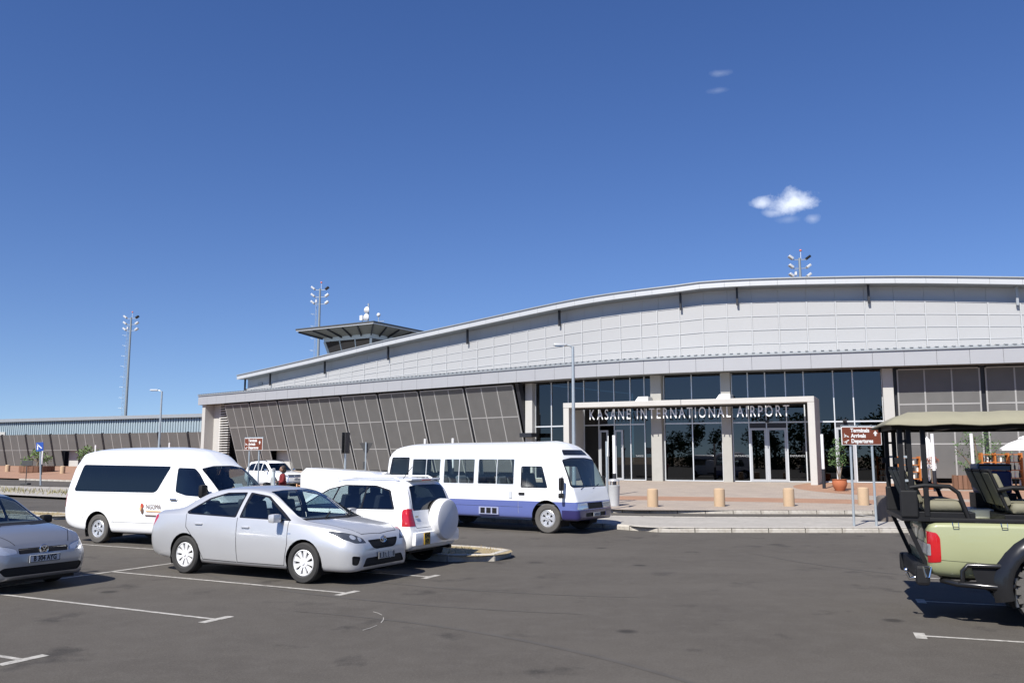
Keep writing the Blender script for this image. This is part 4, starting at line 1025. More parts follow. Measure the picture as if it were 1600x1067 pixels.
    root = thing('saloon_car', 'silver four-door saloon car parked beside the white spare-wheel car', 'car')
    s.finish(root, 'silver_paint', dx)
    for x in (1.01, 3.61): add_arch(root, x, .315, .372, .84, .5, dx)
    for x, st in ((1.01, 0), (3.61, 0)):
        for y in (-.775, .775): add_wheel(root, x + dx, y, .315, .205, 'cap9', 'saloon', steer=st)
    MB().box(.5 + dx, 4.2 + dx, -.5, .5, .2, .3).build('underbody', 'black_plastic', root)
    MB().box(.9 + dx, 3.3 + dx, -.78, .78, .31, .40).build('cabin_floor', 'black_plastic', root)
    MB().cbox((3.2 + dx, 0, .88), .55, 1.44, .16).build('dashboard', 'seat_dark', root, bevel=.05)
    for y in (-.36, .36): seat(root, 2.45 + dx, y, .44)
    m = MB(); m.cbox((1.55 + dx, 0, .52), .5, 1.25, .18); m.build('rear_seat', 'seat_grey', root, bevel=.06); MB().cbox((1.22 + dx, 0, .82), .16, 1.25, .6, Matrix.Rotation(-.3, 3, 'Y')).build('rear_seat_back', 'seat_grey', root, bevel=.06)
    for y in (-.38, .38): MB().cbox((1.12 + dx, y, 1.12), .1, .26, .16).build('head_restraint', 'seat_grey', root, bevel=.04)
    m = MB(); m.tube([(2.98 + dx + .08 * math.sin(a), -.36 + .18 * math.cos(a), .98 + .17 * math.sin(a)) for a in [i * .314 for i in range(20)]], .015, 6, closed=True); m.build('steering_wheel', 'black_plastic', root)
    MB().cbox((2.62 + dx, 0, 1.32), .03, .2, .06).build('interior_mirror', 'black_plastic', root, bevel=.01)
    mirror(root, 3.1 + dx, .84, .99, 'silver_paint', .13, .19, .14)
    handles(root, ((2.42, .83), (1.35, .86)), .865, 'silver_paint') if False else [MB().cbox((x + dx, sg * .875, z), .17, .03, .03).build('door_handle', 'silver_paint', root, bevel=.012) for x, z in ((2.38, .82), (1.32, .84)) for sg in (1, -1)]
    m = MB()
    for z in (.56, .60, .64): m.bar((4.50 + dx, -.3, z), (4.50 + dx, .3, z), .012, .012)
    m.build('grille_bar', 'black_gloss', root)
    m = MB(); oval(m, 4.515 + dx, 0, .655, .075, .05, .008); oval(m, 4.52 + dx, 0, .668, .045, .018, .007); oval(m, 4.52 + dx, 0, .652, .02, .045, .007); m.build('badge', 'chrome', root, smooth=60)
    plate(root, 'B 178 BJE', 4.565 + dx, 0.03, .415, .44, .11, 1, 'plate_grey', 'cream', .105)
    for y in (-.3, .25):
        MB().tube([(3.58 + dx, y, .985), (3.42 + dx, y + .3, 1.055)], .012, 5).build('wiper', 'black_plastic', root)
    return root
car = saloon(); place(car, (1.01, -.86), (-5.83, 15.75), R(-27.5), 1.045, 4.54)

# ================= bluish silver hatch nose at the left =================
def small_saloon():
    L = 4.38; dx = -L / 2
    rows = [(0.00, .40, .55, .52, .62, .62, .58, .68, .5, .70), (.05, .32, .66, .58, .74, .86, .68, .95, .58, .98), (.2, .26, .74, .62, .81, .96, .75, 1.04, .62, 1.07), (.65, .21, .78, .64, .84, .97, .80, 1.09, .64, 1.12), (1.2, .19, .79, .64, .845, .96, .815, 1.34, .58, 1.39), (1.7, .19, .79, .63, .845, .95, .82, 1.40, .57, 1.465),
        (2.2, .19, .79, .62, .845, .94, .82, 1.40, .575, 1.467), (2.55, .19, .79, .62, .845, .93, .82, 1.34, .595, 1.40), (3.0, .19, .79, .62, .845, .915, .81, 1.11, .66, 1.18), (3.30, .19, .79, .62, .845, .91, .80, .98, .70, 1.035), (3.42, .19, .79, .62, .845, .90, .795, .955, .70, .985),
        (3.75, .19, .79, .61, .845, .875, .77, .91, .68, .945), (4.05, .20, .78, .58, .835, .825, .74, .855, .64, .885), (4.2, .20, .75, .55, .805, .77, .69, .79, .58, .815), (4.30, .20, .69, .51, .745, .70, .63, .715, .52, .735), (4.355, .22, .60, .48, .66, .62, .56, .635, .45, .65), (4.38, .26, .52, .45, .58, .55, .50, .56, .38, .57)]
    s = Shell(rows)
    s.cut('side_window', 'glass_mid', 'y', rp([(3.05, .965), (2.55, 1.28), (2.15, 1.345), (2.12, .98)], .03), inset=.006); s.cut('side_window', 'glass_mid', 'y', rp([(2.03, .98), (2.06, 1.35), (1.6, 1.33), (1.2, 1.2), (1.0, 1.03)], .03), inset=.006)
    s.cut('windscreen', 'glass_car', 'f', rp([(-.66, 1.0), (.66, 1.0), (.54, 1.37), (.3, 1.39), (-.3, 1.39), (-.54, 1.37)], .03), lim=(2.4, 3.5), nmin=.12, inset=.004)
    s.cut('cowl', 'black_plastic', 'f', [(-.69, .955), (.69, .955), (.69, .998), (-.69, .998)], lim=(3.1, 3.6), nmin=.1, inset=.004)
    s.cut('rear_window', 'glass_mid', 'r', rp([(-.6, 1.12), (.6, 1.12), (.5, 1.34), (-.5, 1.34)], .05), lim=(.4, 1.4), nmin=.1, inset=.004)
    for x in (.95, 3.50): s.cut('arch', 'seam', 'y', circ(x, .305, .355, 26), hole=True, nmin=.05)
    s.cut('door_gap', 'seam', 'y', lines([(3.12, .94), (3.14, .55), (3.06, .25), (2.1, .25), (2.1, .96)], .011), inset=.008, nmin=.1)
    s.cut('bonnet_gap', 'seam', 't', lines([(4.3, -.44), (4.05, -.60), (3.4, -.67)], .011) + lines([(4.3, .44), (4.05, .60), (3.4, .67)], .011), inset=.006, nmin=.25)
    s.cut('headlight', 'lamp_lens', 'f', rp([(.42, .60), (.44, .665), (.55, .70), (.755, .735), (.78, .70), (.76, .61), (.6, .585)], .02), mirror=True, lim=(3.6, 4.4), nmin=.08, inset=.004)
    s.cut('grille', 'black_plastic', 'f', rp([(-.405, .665), (.405, .665), (.40, .585), (-.40, .585)], .02), lim=(4, 4.4), nmin=.0, inset=.01)
    s.cut('lower_intake', 'black_plastic', 'f', rp([(-.62, .40), (.62, .40), (.68, .36), (.60, .27), (-.60, .27), (-.68, .36)], .03), lim=(3.9, 4.4), nmin=-.3, inset=.015)
    root = thing('compact_car', 'blue-grey silver car showing its nose, with light letters on its number plate and black cowl', 'car')
    root['label'] = 'blue-grey silver car with chrome round nose badge, plate B 304 AYG'
    s.finish(root, 'silver_paint_blue', dx)
    for x in (.95, 3.50): add_arch(root, x, .305, .362, .80, .48, dx)
    for x in (.95, 3.50):
        for y in (-.74, .74): add_wheel(root, x + dx, y, .305, .19, 'wheel5', 'compact')
    MB().box(.5 + dx, 4.0 + dx, -.5, .5, .2, .3).build('underbody', 'black_plastic', root)
    MB().box(3.2 + dx, 4.25 + dx, -.62, .62, .15, .23).build('under_tray', 'black_plastic', root)
    MB().box(.9 + dx, 3.2 + dx, -.74, .74, .31, .40).build('cabin_floor', 'black_plastic', root)
    MB().cbox((3.05 + dx, 0, .90), .5, 1.38, .16).build('dashboard', 'seat_dark', root, bevel=.05)
    for y in (-.35, .35): seat(root, 2.35 + dx, y, .44)
    MB().cbox((1.2 + dx, 0, .84), .16, 1.2, .6, Matrix.Rotation(-.3, 3, 'Y')).build('rear_seat_back', 'seat_grey', root, bevel=.06)
    MB().cbox((2.5 + dx, 0, 1.31), .03, .2, .06).build('interior_mirror', 'black_plastic', root, bevel=.01)
    mirror(root, 2.98 + dx, .80, .99, 'black_plastic', .13, .18, .14)
    m = MB()
    for z in (.605, .645): m.bar((4.335 + dx, -.39, z), (4.335 + dx, .39, z), .014, .014)
    m.build('grille_bar', 'chrome', root)
    bx = 4.365 + dx; m = MB(); oval(m, bx, 0, .63, .068, .068, .009); n = 1
    for a, b in (((-.045, .05), (0, .0)), ((.045, .05), (0, .0)), ((-.055, .0), (-.028, -.05)), ((-.028, -.05), (0, -.01)), ((0, -.01), (.028, -.05)), ((.028, -.05), (.055, .0))):
        m.bar((bx, a[0], .63 + a[1]), (bx, b[0], .63 + b[1]), .012, .012)
    m.build('badge', 'chrome', root, smooth=40)
    for sg in (1, -1):
        for y in (.50, .62): MB().ell((4.23 - (y - .5) * .45 + dx, sg * y, .65), .03, .045, .04).build('lamp_reflector', 'chrome', root, smooth=60)
    plate(root, 'B 304 AYG', 4.405 + dx, 0.0, .50, .50, .11, 1, 'plate_white', 'ink', .105)
    return root
polo = small_saloon(); place(polo, (4.38, 0), (-7.27, 13.75), R(-28), 1.0, 4.38)

# ================= white high-roof van =================
def van():
    L = 5.38; dx = -L / 2
    rows = [(0.00, .50, .74, .66, .84, 1.0, .84, 1.15, .76, 1.17), (.04, .42, .80, .70, .89, 1.12, .87, 1.42, .77, 1.46), (.12, .38, .83, .72, .91, 1.16, .885, 1.72, .75, 1.78), (.26, .34, .85, .74, .925, 1.18, .89, 1.93, .735, 2.02), (.48, .30, .86, .75, .93, 1.18, .895, 2.10, .78, 2.20), (.85, .28, .87, .75, .935, 1.18, .90, 2.15, .78, 2.26), (1.6, .27, .87, .75, .94, 1.18, .90, 2.16, .78, 2.28), (2.8, .27, .87, .75, .94, 1.18, .90, 2.15, .78, 2.28),
        (3.3, .27, .87, .75, .94, 1.18, .90, 2.12, .78, 2.26), (3.7, .27, .87, .75, .94, 1.17, .90, 2.04, .77, 2.18), (4.05, .27, .87, .75, .94, 1.16, .90, 1.84, .72, 1.94), (4.2, .27, .87, .75, .94, 1.15, .90, 1.76, .725, 1.83), (4.55, .28, .87, .74, .94, 1.12, .90, 1.48, .765, 1.55), (4.88, .28, .87, .72, .935, 1.08, .885, 1.20, .79, 1.24), (5.02, .28, .86, .70, .925, 1.02, .875, 1.11, .78, 1.14), (5.2, .29, .82, .66, .89, .92, .83, .99, .73, 1.01), (5.31, .30, .76, .60, .83, .80, .77, .85, .67, .87), (5.36, .33, .66, .56, .74, .68, .70, .72, .60, .74), (5.38, .38, .58, .52, .66, .60, .62, .63, .52, .65)]
    s = Shell(rows, .07)
    s.cut('side_window', 'glass_dark', 'y', rp([(.30, 1.26), (.52, 1.86), (3.40, 1.83), (3.05, 1.26), (2.95, 1.22), (.36, 1.215)], .07), inset=.004)
    s.cut('side_window', 'glass_mid', 'y', rp([(3.62, 1.25), (3.60, 1.80), (4.03, 1.79), (4.20, 1.67), (4.66, 1.20), (4.5, 1.15), (3.95, 1.17)], .05), inset=.004)
    s.cut('windscreen', 'glass_car', 'f', rp([(-.76, 1.17), (.76, 1.17), (.70, 1.78), (.3, 1.84), (-.3, 1.84), (-.70, 1.78)], .06), lim=(3.8, 5.1), nmin=.15, inset=.004)
    s.cut('rear_window', 'glass_dark', 'r', rp([(-.66, 1.28), (.66, 1.28), (.62, 1.80), (-.62, 1.80)], .06), lim=(-.1, .6), nmin=.15, inset=.004)
    for x in (1.2, 4.31): s.cut('arch', 'seam', 'y', circ(x, .34, .42, 26), hole=True, nmin=.05)
    s.cut('body_crease', 'seam_light', 'y', lines([(.08, 1.10), (4.75, 1.06)], .012), inset=.006, nmin=.1)
    s.cut('roof_crease', 'seam_light', 'y', lines([(.38, 2.03), (3.2, 2.02), (3.4, 1.99)], .012), inset=.006, nmin=.02)
    s.cut('door_gap', 'seam_light', 'y', lines([(3.5, 1.86), (3.5, .6), (3.6, .32)], .010) + lines([(4.75, 1.0), (4.72, .6)], .010), inset=.006, nmin=.05)
    s.cut('sill_crease', 'seam_light', 'y', lines([(1.65, .52), (3.85, .52)], .010), inset=.006, nmin=.05)
    s.cut('flare_crease', 'seam_light', 'y', lines([(1.2 + .56 * math.cos(R(a)), .36 + .56 * math.sin(R(a))) for a in range(15, 170, 12)], .009), inset=.004, nmin=.05)
    s.cut('tail_light', 'red_lamp', 'y', rp([(-.02, .84), (-.02, 1.16), (.075, 1.16), (.06, .84)], .01), inset=-.002, nmin=.05)
    s.cut('headlight', 'lamp_lens', 'f', rp([(.48, .72), (.5, .88), (.78, .98), (.80, .80), (.7, .72)], .03), mirror=True, lim=(4.8, 5.4), nmin=.08, inset=.0)
    s.cut('grille', 'black_plastic', 'f', rp([(-.44, .72), (.44, .72), (.46, .86), (-.46, .86)], .03), lim=(4.9, 5.4), nmin=0, inset=.01)
    root = thing('high_roof_van', 'white high-roof minibus van with dark side glass, parked behind the silver saloon', 'van')
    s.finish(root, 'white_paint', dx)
    for x in (1.2, 4.31): add_arch(root, x, .34, .43, .90, .5, dx)
    for x in (1.2, 4.31):
        for y in (-.80, .80): add_wheel(root, x + dx, y, .34, .21, 'steel', 'van', 'tyre_dusty')
    for sg in (1, -1): MB().box(.76 + dx, .79 + dx, sg * .70 - .12, sg * .70 + .12, .16, .5).build('mud_flap', 'black_plastic', root)
    MB().box(.4 + dx, 4.9 + dx, -.55, .55, .22, .3).build('underbody', 'black_plastic', root); MB().box(.3 + dx, 4.8 + dx, -.84, .84, .52, .56).build('cabin_floor', 'black_plastic', root)
    for y in (-.45, .45): seat(root, 3.85 + dx, y, .85, .5, 'seat_dark', .6)
    for x in (1.0, 1.8, 2.6, 3.2):
        for y in (-.5, 0, .5): seat(root, x + dx, y, .8, .42, 'seat_dark', .6)
    MB().cbox((4.72 + dx, 0, 1.05), .4, 1.6, .2).build('dashboard', 'seat_dark', root, bevel=.05)
    m = MB(); m.tube([(4.45 + dx + .1 * math.sin(a), -.45 + .19 * math.cos(a), 1.18 + .14 * math.sin(a)) for a in [i * .314 for i in range(20)]], .016, 6, closed=True); m.build('steering_wheel', 'black_plastic', root)
    MB().cbox((4.66 + dx, .05, 1.34), .012, .26, .2, Matrix.Rotation(-.6, 3, 'Y')).build('windscreen_paper', 'rim_white', root)
    for sg in (1, -1):
        m = MB(); m.cbox((4.62 + dx, sg * 1.06, 1.28), .12, .2, .30); o = m.build('door_mirror', 'black_plastic', root, bevel=.05, smooth=50); MB().bar((4.55 + dx, sg * .86, 1.2), (4.6 + dx, sg * 1.02, 1.22), .05).build('mirror_arm', 'black_plastic', o)
        MB().cbox((3.62 + dx, sg * .935, 1.08), .2, .04, .045).build('door_handle', 'chrome', root, bevel=.015)
    # operator's logo on the flank
    pm('logo_red', (.45, .06, .03), .5); pm('logo_ochre', (.75, .42, .22), .5); pm('logo_brown', (.12, .07, .05), .5)
    yb = -.951
    text_mesh('NGOMA', .155, 'logo_brown', 'logo_lettering', root, basis((3.02 + dx, yb, .90), (1, 0, 0), (0, 0, 1), (0, -1, 0)), .8, .001)
    MB().box(2.80 + dx, 3.26 + dx, yb - .001, yb + .002, .785, .815).build('logo_strip', 'logo_ochre', root)
    MB().box(2.78 + dx, 3.3 + dx, yb - .001, yb + .002, .685, .715).build('logo_bar', 'logo_brown', root)
    m = MB(); m.ell((2.66 + dx, yb, .92), .045, .003, .06); m.build('logo_mark', 'logo_red', root); m = MB(); m.ell((2.68 + dx, yb - .001, .80), .04, .003, .07); m.build('logo_mark', 'logo_brown', root); m = MB(); m.ell((2.62 + dx, yb - .002, .86), .03, .003, .06); m.build('logo_mark', 'logo_ochre', root)
    # far front door standing open
    c = Matrix.Rotation(R(-60), 3, 'Z'); o0 = Vector((4.72 + dx, .95, 0))
    def dp(a_, z_): return o0 + c @ Vector((-a_, 0, 0)) + Vector((0, 0, z_))
    m = MB(); m.bar(dp(0, .75), dp(.95, .75), .05, .85); o = m.build('open_door', 'white_paint', root, bevel=.015)
    m = MB()
    for a_, b_ in ((dp(.02, 1.17), dp(.5, 1.72)), (dp(.5, 1.72), dp(.93, 1.74)), (dp(.93, 1.74), dp(.93, 1.17))): m.bar(a_, b_, .045)
    m.build('door_frame', 'white_paint', o); MB().add([dp(.05, 1.18), dp(.5, 1.71), dp(.92, 1.73), dp(.92, 1.18)], [(0, 1, 2, 3)]).build('door_window', 'glass_mid', o)
    return root
vanr = van(); place(vanr, (1.2, -.9), (-9.95, 21.15), R(-24.5), 1.0, 5.38)

# ================= white and blue coach =================
def two_tone():
    m = M['coach_base'].copy(); m.name = 'coach_paint'; nt = m.node_tree; N = nt.nodes; L = nt.links; b = N['Principled BSDF']
    m2 = b.inputs['Base Color'].links[0].from_node; src = m2.inputs[6].links[0].from_socket
    t = N.new('ShaderNodeTexCoord'); s = N.new('ShaderNodeSeparateXYZ'); L.new(t.outputs['Object'], s.inputs[0])
    c1 = N.new('ShaderNodeMath'); c1.operation = 'LESS_THAN'; c1.inputs[1].default_value = .83; L.new(s.outputs[2], c1.inputs[0])
    mx = N.new('ShaderNodeMix'); mx.data_type = 'RGBA'; L.new(c1.outputs[0], mx.inputs[0]); L.new(src, mx.inputs[6]); mx.inputs[7].default_value = (.105, .135, .34, 1)
    L.new(mx.outputs[2], m2.inputs[6]); M['coach_paint'] = m
two_tone(); pm('navy_paint', (.025, .022, .10), .35, .1, 3, 0, .7)
def coach():
    L = 6.7; dx = -L / 2
    rows = [(0.00, .48, .84, .80, .93, 1.12, .93, 1.55, .89, 1.58), (.06, .42, .90, .80, .97, 1.14, .965, 1.94, .89, 2.0), (.18, .39, .94, .80, .99, 1.15, .985, 2.13, .88, 2.22), (.4, .37, .96, .80, 1.0, 1.15, .995, 2.24, .88, 2.36), (.8, .36, .97, .80, 1.01, 1.15, 1.0, 2.29, .895, 2.41), (2.5, .36, .97, .80, 1.01, 1.15, 1.0, 2.29, .895, 2.43), (4.8, .36, .97, .80, 1.01, 1.15, 1.0, 2.29, .895, 2.44), (5.45, .36, .97, .80, 1.01, 1.15, 1.0, 2.28, .89, 2.45), (5.8, .36, .97, .80, 1.01, 1.14, 1.0, 2.21, .88, 2.38),
        (6.02, .36, .97, .80, 1.01, 1.13, 1.0, 2.06, .87, 2.20), (6.13, .36, .97, .80, 1.01, 1.12, 1.0, 1.96, .87, 2.04), (6.37, .36, .97, .79, 1.0, 1.08, .99, 1.56, .90, 1.62), (6.52, .36, .96, .77, .99, 1.02, .97, 1.22, .92, 1.27), (6.58, .36, .95, .74, .98, .95, .96, 1.08, .91, 1.12), (6.64, .36, .93, .70, .96, .82, .94, .90, .88, .93), (6.68, .38, .88, .64, .92, .72, .90, .76, .84, .78), (6.7, .42, .82, .58, .86, .64, .84, .66, .78, .68)]
    s = Shell(rows, .08)
    zb, zt_ = 1.24, 1.97
    WN = [(1.03, 2.13, 1.58), (2.23, 3.37, 2.80), (3.46, 4.72, 4.12)]
    s.cut('window_trim', 'black_gloss', 'y', rp([(.10, 1.28), (.20, 2.0), (.92, 2.0), (.92, 1.24)], .05), inset=.001); s.cut('side_window', 'glass_bus', 'y', rp([(.16, 1.31), (.25, 1.97), (.87, 1.97), (.87, 1.27)], .04), inset=.006)
    for a, b, c in WN:
        s.cut('window_frame', 'mullion', 'y', rp([(a, zb), (a, zt_), (b, zt_), (b, zb)], .04), inset=.002)
        s.cut('side_window', 'glass_bus', 'y', rp([(a + .03, zb + .03), (a + .03, zt_ - .03), (c - .012, zt_ - .03), (c - .012, zb + .03)], .03), inset=.008); s.cut('side_window', 'glass_bus', 'y', rp([(c + .012, zb + .03), (c + .012, zt_ - .03), (b - .03, zt_ - .03), (b - .03, zb + .03)], .03), inset=.008)
    s.cut('window_trim', 'black_gloss', 'y', rp([(4.93, 1.18), (4.93, 1.76), (5.60, 1.76), (5.80, 1.18)], .05), inset=.001); s.cut('side_window', 'glass_bus', 'y', rp([(4.96, 1.205), (4.96, 1.735), (5.585, 1.735), (5.765, 1.205)], .04), inset=.006)
    s.cut('door_gap', 'seam_light', 'y', lines([(4.86, .86), (4.86, 1.86), (4.95, 1.92), (5.75, 1.90), (5.92, 1.7), (6.1, .95)], .010) + lines([(4.86, .86), (4.86, .5)], .010), inset=.006, nmin=.05)
    s.cut('roof_gutter', 'seam_light', 'y', lines([(.3, 2.05), (4.8, 2.06), (5.7, 2.02), (5.95, 1.88)], .012), inset=.004, nmin=.05)
    s.cut('side_moulding', 'seam', 'y', lines([(.1, .665), (5.0, .665)], .010), inset=.004, nmin=.05)
    s.cut('windscreen_trim', 'black_gloss', 'f', rp([(-.95, 1.20), (.95, 1.20), (.86, 1.93), (.4, 1.985), (-.4, 1.985), (-.86, 1.93)], .07), lim=(5.6, 6.62), nmin=.12, inset=.001)
    s.cut('windscreen', 'glass_car', 'f', rp([(-.92, 1.225), (.92, 1.225), (.835, 1.91), (.4, 1.965), (-.4, 1.965), (-.835, 1.91)], .07), lim=(5.6, 6.62), nmin=.12, inset=.005)
    s.cut('destination_box', 'black_gloss', 'f', rp([(-.66, 2.05), (.66, 2.05), (.55, 2.20), (-.55, 2.20)], .05), lim=(5.5, 6.2), nmin=.1, inset=.002)
    s.cut('headlight', 'lamp_lens', 'f', rp([(.42, .64), (.42, .80), (.90, .80), (.94, .64)], .03), mirror=True, lim=(6.3, 6.8), nmin=.05, inset=.0)
    s.cut('grille', 'black_plastic', 'f', rp([(-.40, .64), (.40, .64), (.40, .80), (-.40, .80)], .02), lim=(6.3, 6.8), nmin=0, inset=.01)
    s.cut('front_bumper', 'navy_paint', 'f', [(-1.1, .3), (1.1, .3), (1.1, .615), (-1.1, .615)], lim=(6.2, 6.8), nmin=-.25, inset=-.012)
    s.cut('bumper_slot', 'black_plastic', 'f', rp([(-.55, .44), (.55, .44), (.55, .54), (-.55, .54)], .02), lim=(6.3, 6.8), nmin=-.2, inset=.004)
    for x in (1.75, 5.76): s.cut('arch', 'seam', 'y', circ(x, .40, .47, 26), hole=True, nmin=.05)
    root = thing('coach', 'white and blue small coach parked along the kerb before the entrance', 'bus')
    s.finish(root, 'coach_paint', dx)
    for x in (1.75, 5.76): add_arch(root, x, .40, .48, .98, .55, dx)
    for x, st in ((1.75, 0), (5.76, .06)):
        for y in (-.86, .86): add_wheel(root, x + dx, y, .385, .23, 'steel6', 'coach', 'tyre_dusty', steer=st)
    MB().box(.5 + dx, 6.2 + dx, -.5, .5, .32, .42).build('underbody', 'black_plastic', root); MB().box(.2 + dx, 6.2 + dx, -.92, .92, .72, .76).build('cabin_floor', 'cabin_grey', root)
    for x in (.65, 1.35, 2.05, 2.75, 3.45, 4.15):
        for y in (-.70, .70, -.26, .30): seat(root, x + .3 + dx, y, .82, .40, 'seat_blue', .50, False)
    for y in (-.5, .5): seat(root, 5.25 + dx, y, .86, .5, 'seat_dark', .55)
    MB().cbox((6.2 + dx, 0, 1.08), .4, 1.7, .24).build('dashboard', 'seat_dark', root, bevel=.05)
    m = MB(); m.tube([(5.85 + dx + .12 * math.sin(a), -.5 + .22 * math.cos(a), 1.24 + .1 * math.sin(a)) for a in [i * .314 for i in range(20)]], .016, 6, closed=True); m.build('steering_wheel', 'black_plastic', root)
    for sg in (1, -1):
        m = MB(); m.cbox((6.32 + dx, sg * 1.16, 1.30), .09, .17, .34); o = m.build('door_mirror', 'black_plastic', root, bevel=.04, smooth=50); m = MB(); m.cbox((6.3 + dx, sg * 1.14, 1.0), .09, .17, .13); m.build('kerb_mirror', 'black_plastic', o, bevel=.03)
        MB().tube([(6.25 + dx, sg * .99, 1.5), (6.32 + dx, sg * 1.15, 1.42), (6.3 + dx, sg * 1.13, 1.0)], .015, 6).build('mirror_arm', 'black_plastic', o)
    MB().cbox((4.98 + dx, -1.02, 1.02), .19, .03, .07).build('door_handle', 'black_plastic', root, bevel=.015)
    vt = MB(); vt.box(3.55 + dx, 4.22 + dx, -1.022, -1.008, .44, .64); vo = vt.build('side_vent', 'side_grey', root)
    for i in range(3): MB().box(3.61 + i * .2 + dx, 3.76 + i * .2 + dx, -1.028, -1.0225, .465, .615).build('vent_grille', 'black_plastic', vo)
    for y in (-.55, .1):
        MB().tube([(6.56 + dx, y, 1.15), (6.50 + dx, y + .45, 1.26)], .014, 5).build('wiper', 'black_plastic', root)
    m = MB(); oval(m, 6.59 + dx, 0, 1.02, .07, .045, .006); oval(m, 6.595 + dx, 0, 1.02, .03, .04, .006); m.build('badge', 'chrome', root, smooth=60)
    plate(root, '', 6.74 + dx, 0, .49, .36, .1, 1, 'plate_white', 'ink', .09)
    MB().cbox((4.62 + dx, -1.03, .99), .1, .004, .2).build('door_sticker', 'plate_white', root)
    return root
pm('side_grey', (.30, .32, .45), .5)
bus = coach(); place(bus, (5.76, -.97), (.95, 23.84), R(-34), 1.02, 6.7)

# ================= white compact off-roader with spare wheel =================
def spare_suv():
    L = 4.05; dx = -L / 2
    rows = [(0.00, .46, .62, .56, .74, .66, .74, .70, .66, .71), (.04, .38, .70, .60, .82, .72, .81, .78, .72, .79), (.10, .35, .74, .64, .85, .98, .82, 1.02, .75, 1.03), (.14, .34, .75, .66, .86, 1.02, .825, 1.16, .74, 1.2), (.25, .32, .76, .68, .865, 1.04, .83, 1.46, .66, 1.52), (.36, .30, .77, .68, .87, 1.05, .83, 1.57, .625, 1.65), (.6, .29, .78, .68, .87, 1.05, .83, 1.60, .61, 1.69), (1.3, .27, .79, .67, .87, 1.04, .83, 1.61, .61, 1.705), (1.9, .26, .79, .66, .87, 1.02, .83, 1.585, .61, 1.675), (2.25, .26, .79, .66, .87, 1.01, .83, 1.52, .62, 1.60), (2.7, .26, .79, .66, .87, 1.0, .825, 1.26, .67, 1.34), (3.0, .26, .79, .66, .87, .99, .82, 1.07, .71, 1.12), (3.15, .26, .79, .66, .87, .97, .81, 1.03, .71, 1.06), (3.55, .27, .78, .64, .86, .93, .77, .98, .66, 1.01), (3.85, .28, .72, .60, .80, .84, .70, .87, .58, .90), (4.0, .30, .62, .55, .70, .70, .60, .73, .5, .75), (4.05, .36, .52, .5, .6, .58, .54, .60, .44, .62)]
    s = Shell(rows)
    s.cut('window_trim', 'black_gloss', 'y', rp([(.42, 1.10), (.62, 1.46), (1.0, 1.545), (1.75, 1.545), (2.15, 1.46), (2.86, 1.07)], .04), inset=.002)
    for g in (rp([(.47, 1.12), (.66, 1.44), (1.02, 1.52), (1.18, 1.525), (1.2, 1.115)], .03), rp([(1.24, 1.115), (1.22, 1.525), (1.72, 1.525), (1.86, 1.5), (1.98, 1.10)], .02), rp([(2.03, 1.10), (1.91, 1.49), (2.13, 1.435), (2.76, 1.085)], .03)): s.cut('side_window', 'glass_mid', 'y', g, inset=.006)
    s.cut('windscreen', 'glass_car', 'f', rp([(-.68, 1.10), (.68, 1.10), (.58, 1.53), (.3, 1.56), (-.3, 1.56), (-.58, 1.53)], .05), lim=(2.0, 3.1), nmin=.15, inset=.005)
    s.cut('rear_window', 'glass_dark', 'r', rp([(-.66, 1.08), (.66, 1.08), (.57, 1.53), (.3, 1.555), (-.3, 1.555), (-.57, 1.53)], .05), lim=(-.1, .5), nmin=.1, inset=.003)
    s.cut('tail_light', 'red_lamp', 'y', rp([(.03, .80), (.06, 1.0), (.13, 1.13), (.24, 1.10), (.24, .98), (.19, .80)], .03), inset=-.004, nmin=.02)
    s.cut('tail_light', 'red_lamp', 'r', rp([(.66, .80), (.69, 1.06), (.9, 1.06), (.9, .8)], .02), mirror=True, lim=(-.1, .3), nmin=.05, inset=-.004)
    s.cut('tailgate_gap', 'seam_light', 'r', lines([(.64, 1.56), (.68, 1.0), (.64, .76), (-.64, .76), (-.68, 1.0), (-.64, 1.56)], .011), lim=(-.1, .5), nmin=.05, inset=.006)
    s.cut('door_gap', 'seam_light', 'y', lines([(1.99, 1.08), (2.0, .35), (1.3, .35), (1.18, .6), (1.14, 1.08)], .010), inset=.006, nmin=.05)
    for x in (.78, 3.2): s.cut('arch', 'seam', 'y', circ(x, .35, .42, 26), hole=True, nmin=.05)
    s.cut('headlight', 'lamp_lens', 'f', rp([(.46, .70), (.46, .84), (.78, .90), (.8, .72)], .03), mirror=True, lim=(3.4, 4.1), nmin=.05)
    s.cut('grille', 'black_plastic', 'f', rp([(-.4, .68), (.4, .68), (.4, .8), (-.4, .8)], .03), lim=(3.6, 4.1), nmin=0, inset=.01)
    root = thing('spare_wheel_car', 'white compact off-road car with a covered spare wheel on its tailgate', 'car')
    s.finish(root, 'white_paint', dx)
    for x in (.78, 3.2): add_arch(root, x, .35, .43, .82, .45, dx)
    for x in (.78, 3.2):
        for y in (-.745, .745): add_wheel(root, x + dx, y, .345, .215, 'alloy', 'suv')
    MB().box(.3 + dx, 3.7 + dx, -.5, .5, .27, .36).build('underbody', 'black_plastic', root); MB().box(.3 + dx, 2.9 + dx, -.74, .74, .42, .48).build('cabin_floor', 'black_plastic', root)
    for y in (-.36, .36): seat(root, 2.2 + dx, y, .58)
    for y in (-.36, .36): seat(root, 1.35 + dx, y, .58, .55)
    MB().cbox((2.85 + dx, 0, 1.0), .4, 1.4, .16).build('dashboard', 'seat_dark', root, bevel=.05)
    # spare wheel in a hard white cover
    m = MB(); m.lathe([(0, -.16), (.30, -.155), (.375, -.13), (.40, -.08), (.40, .06), (.38, .09)], 32, (.0 + dx, -.22, .88), 'x'); m.build('spare_wheel_cover', 'cover_white', root, smooth=40)
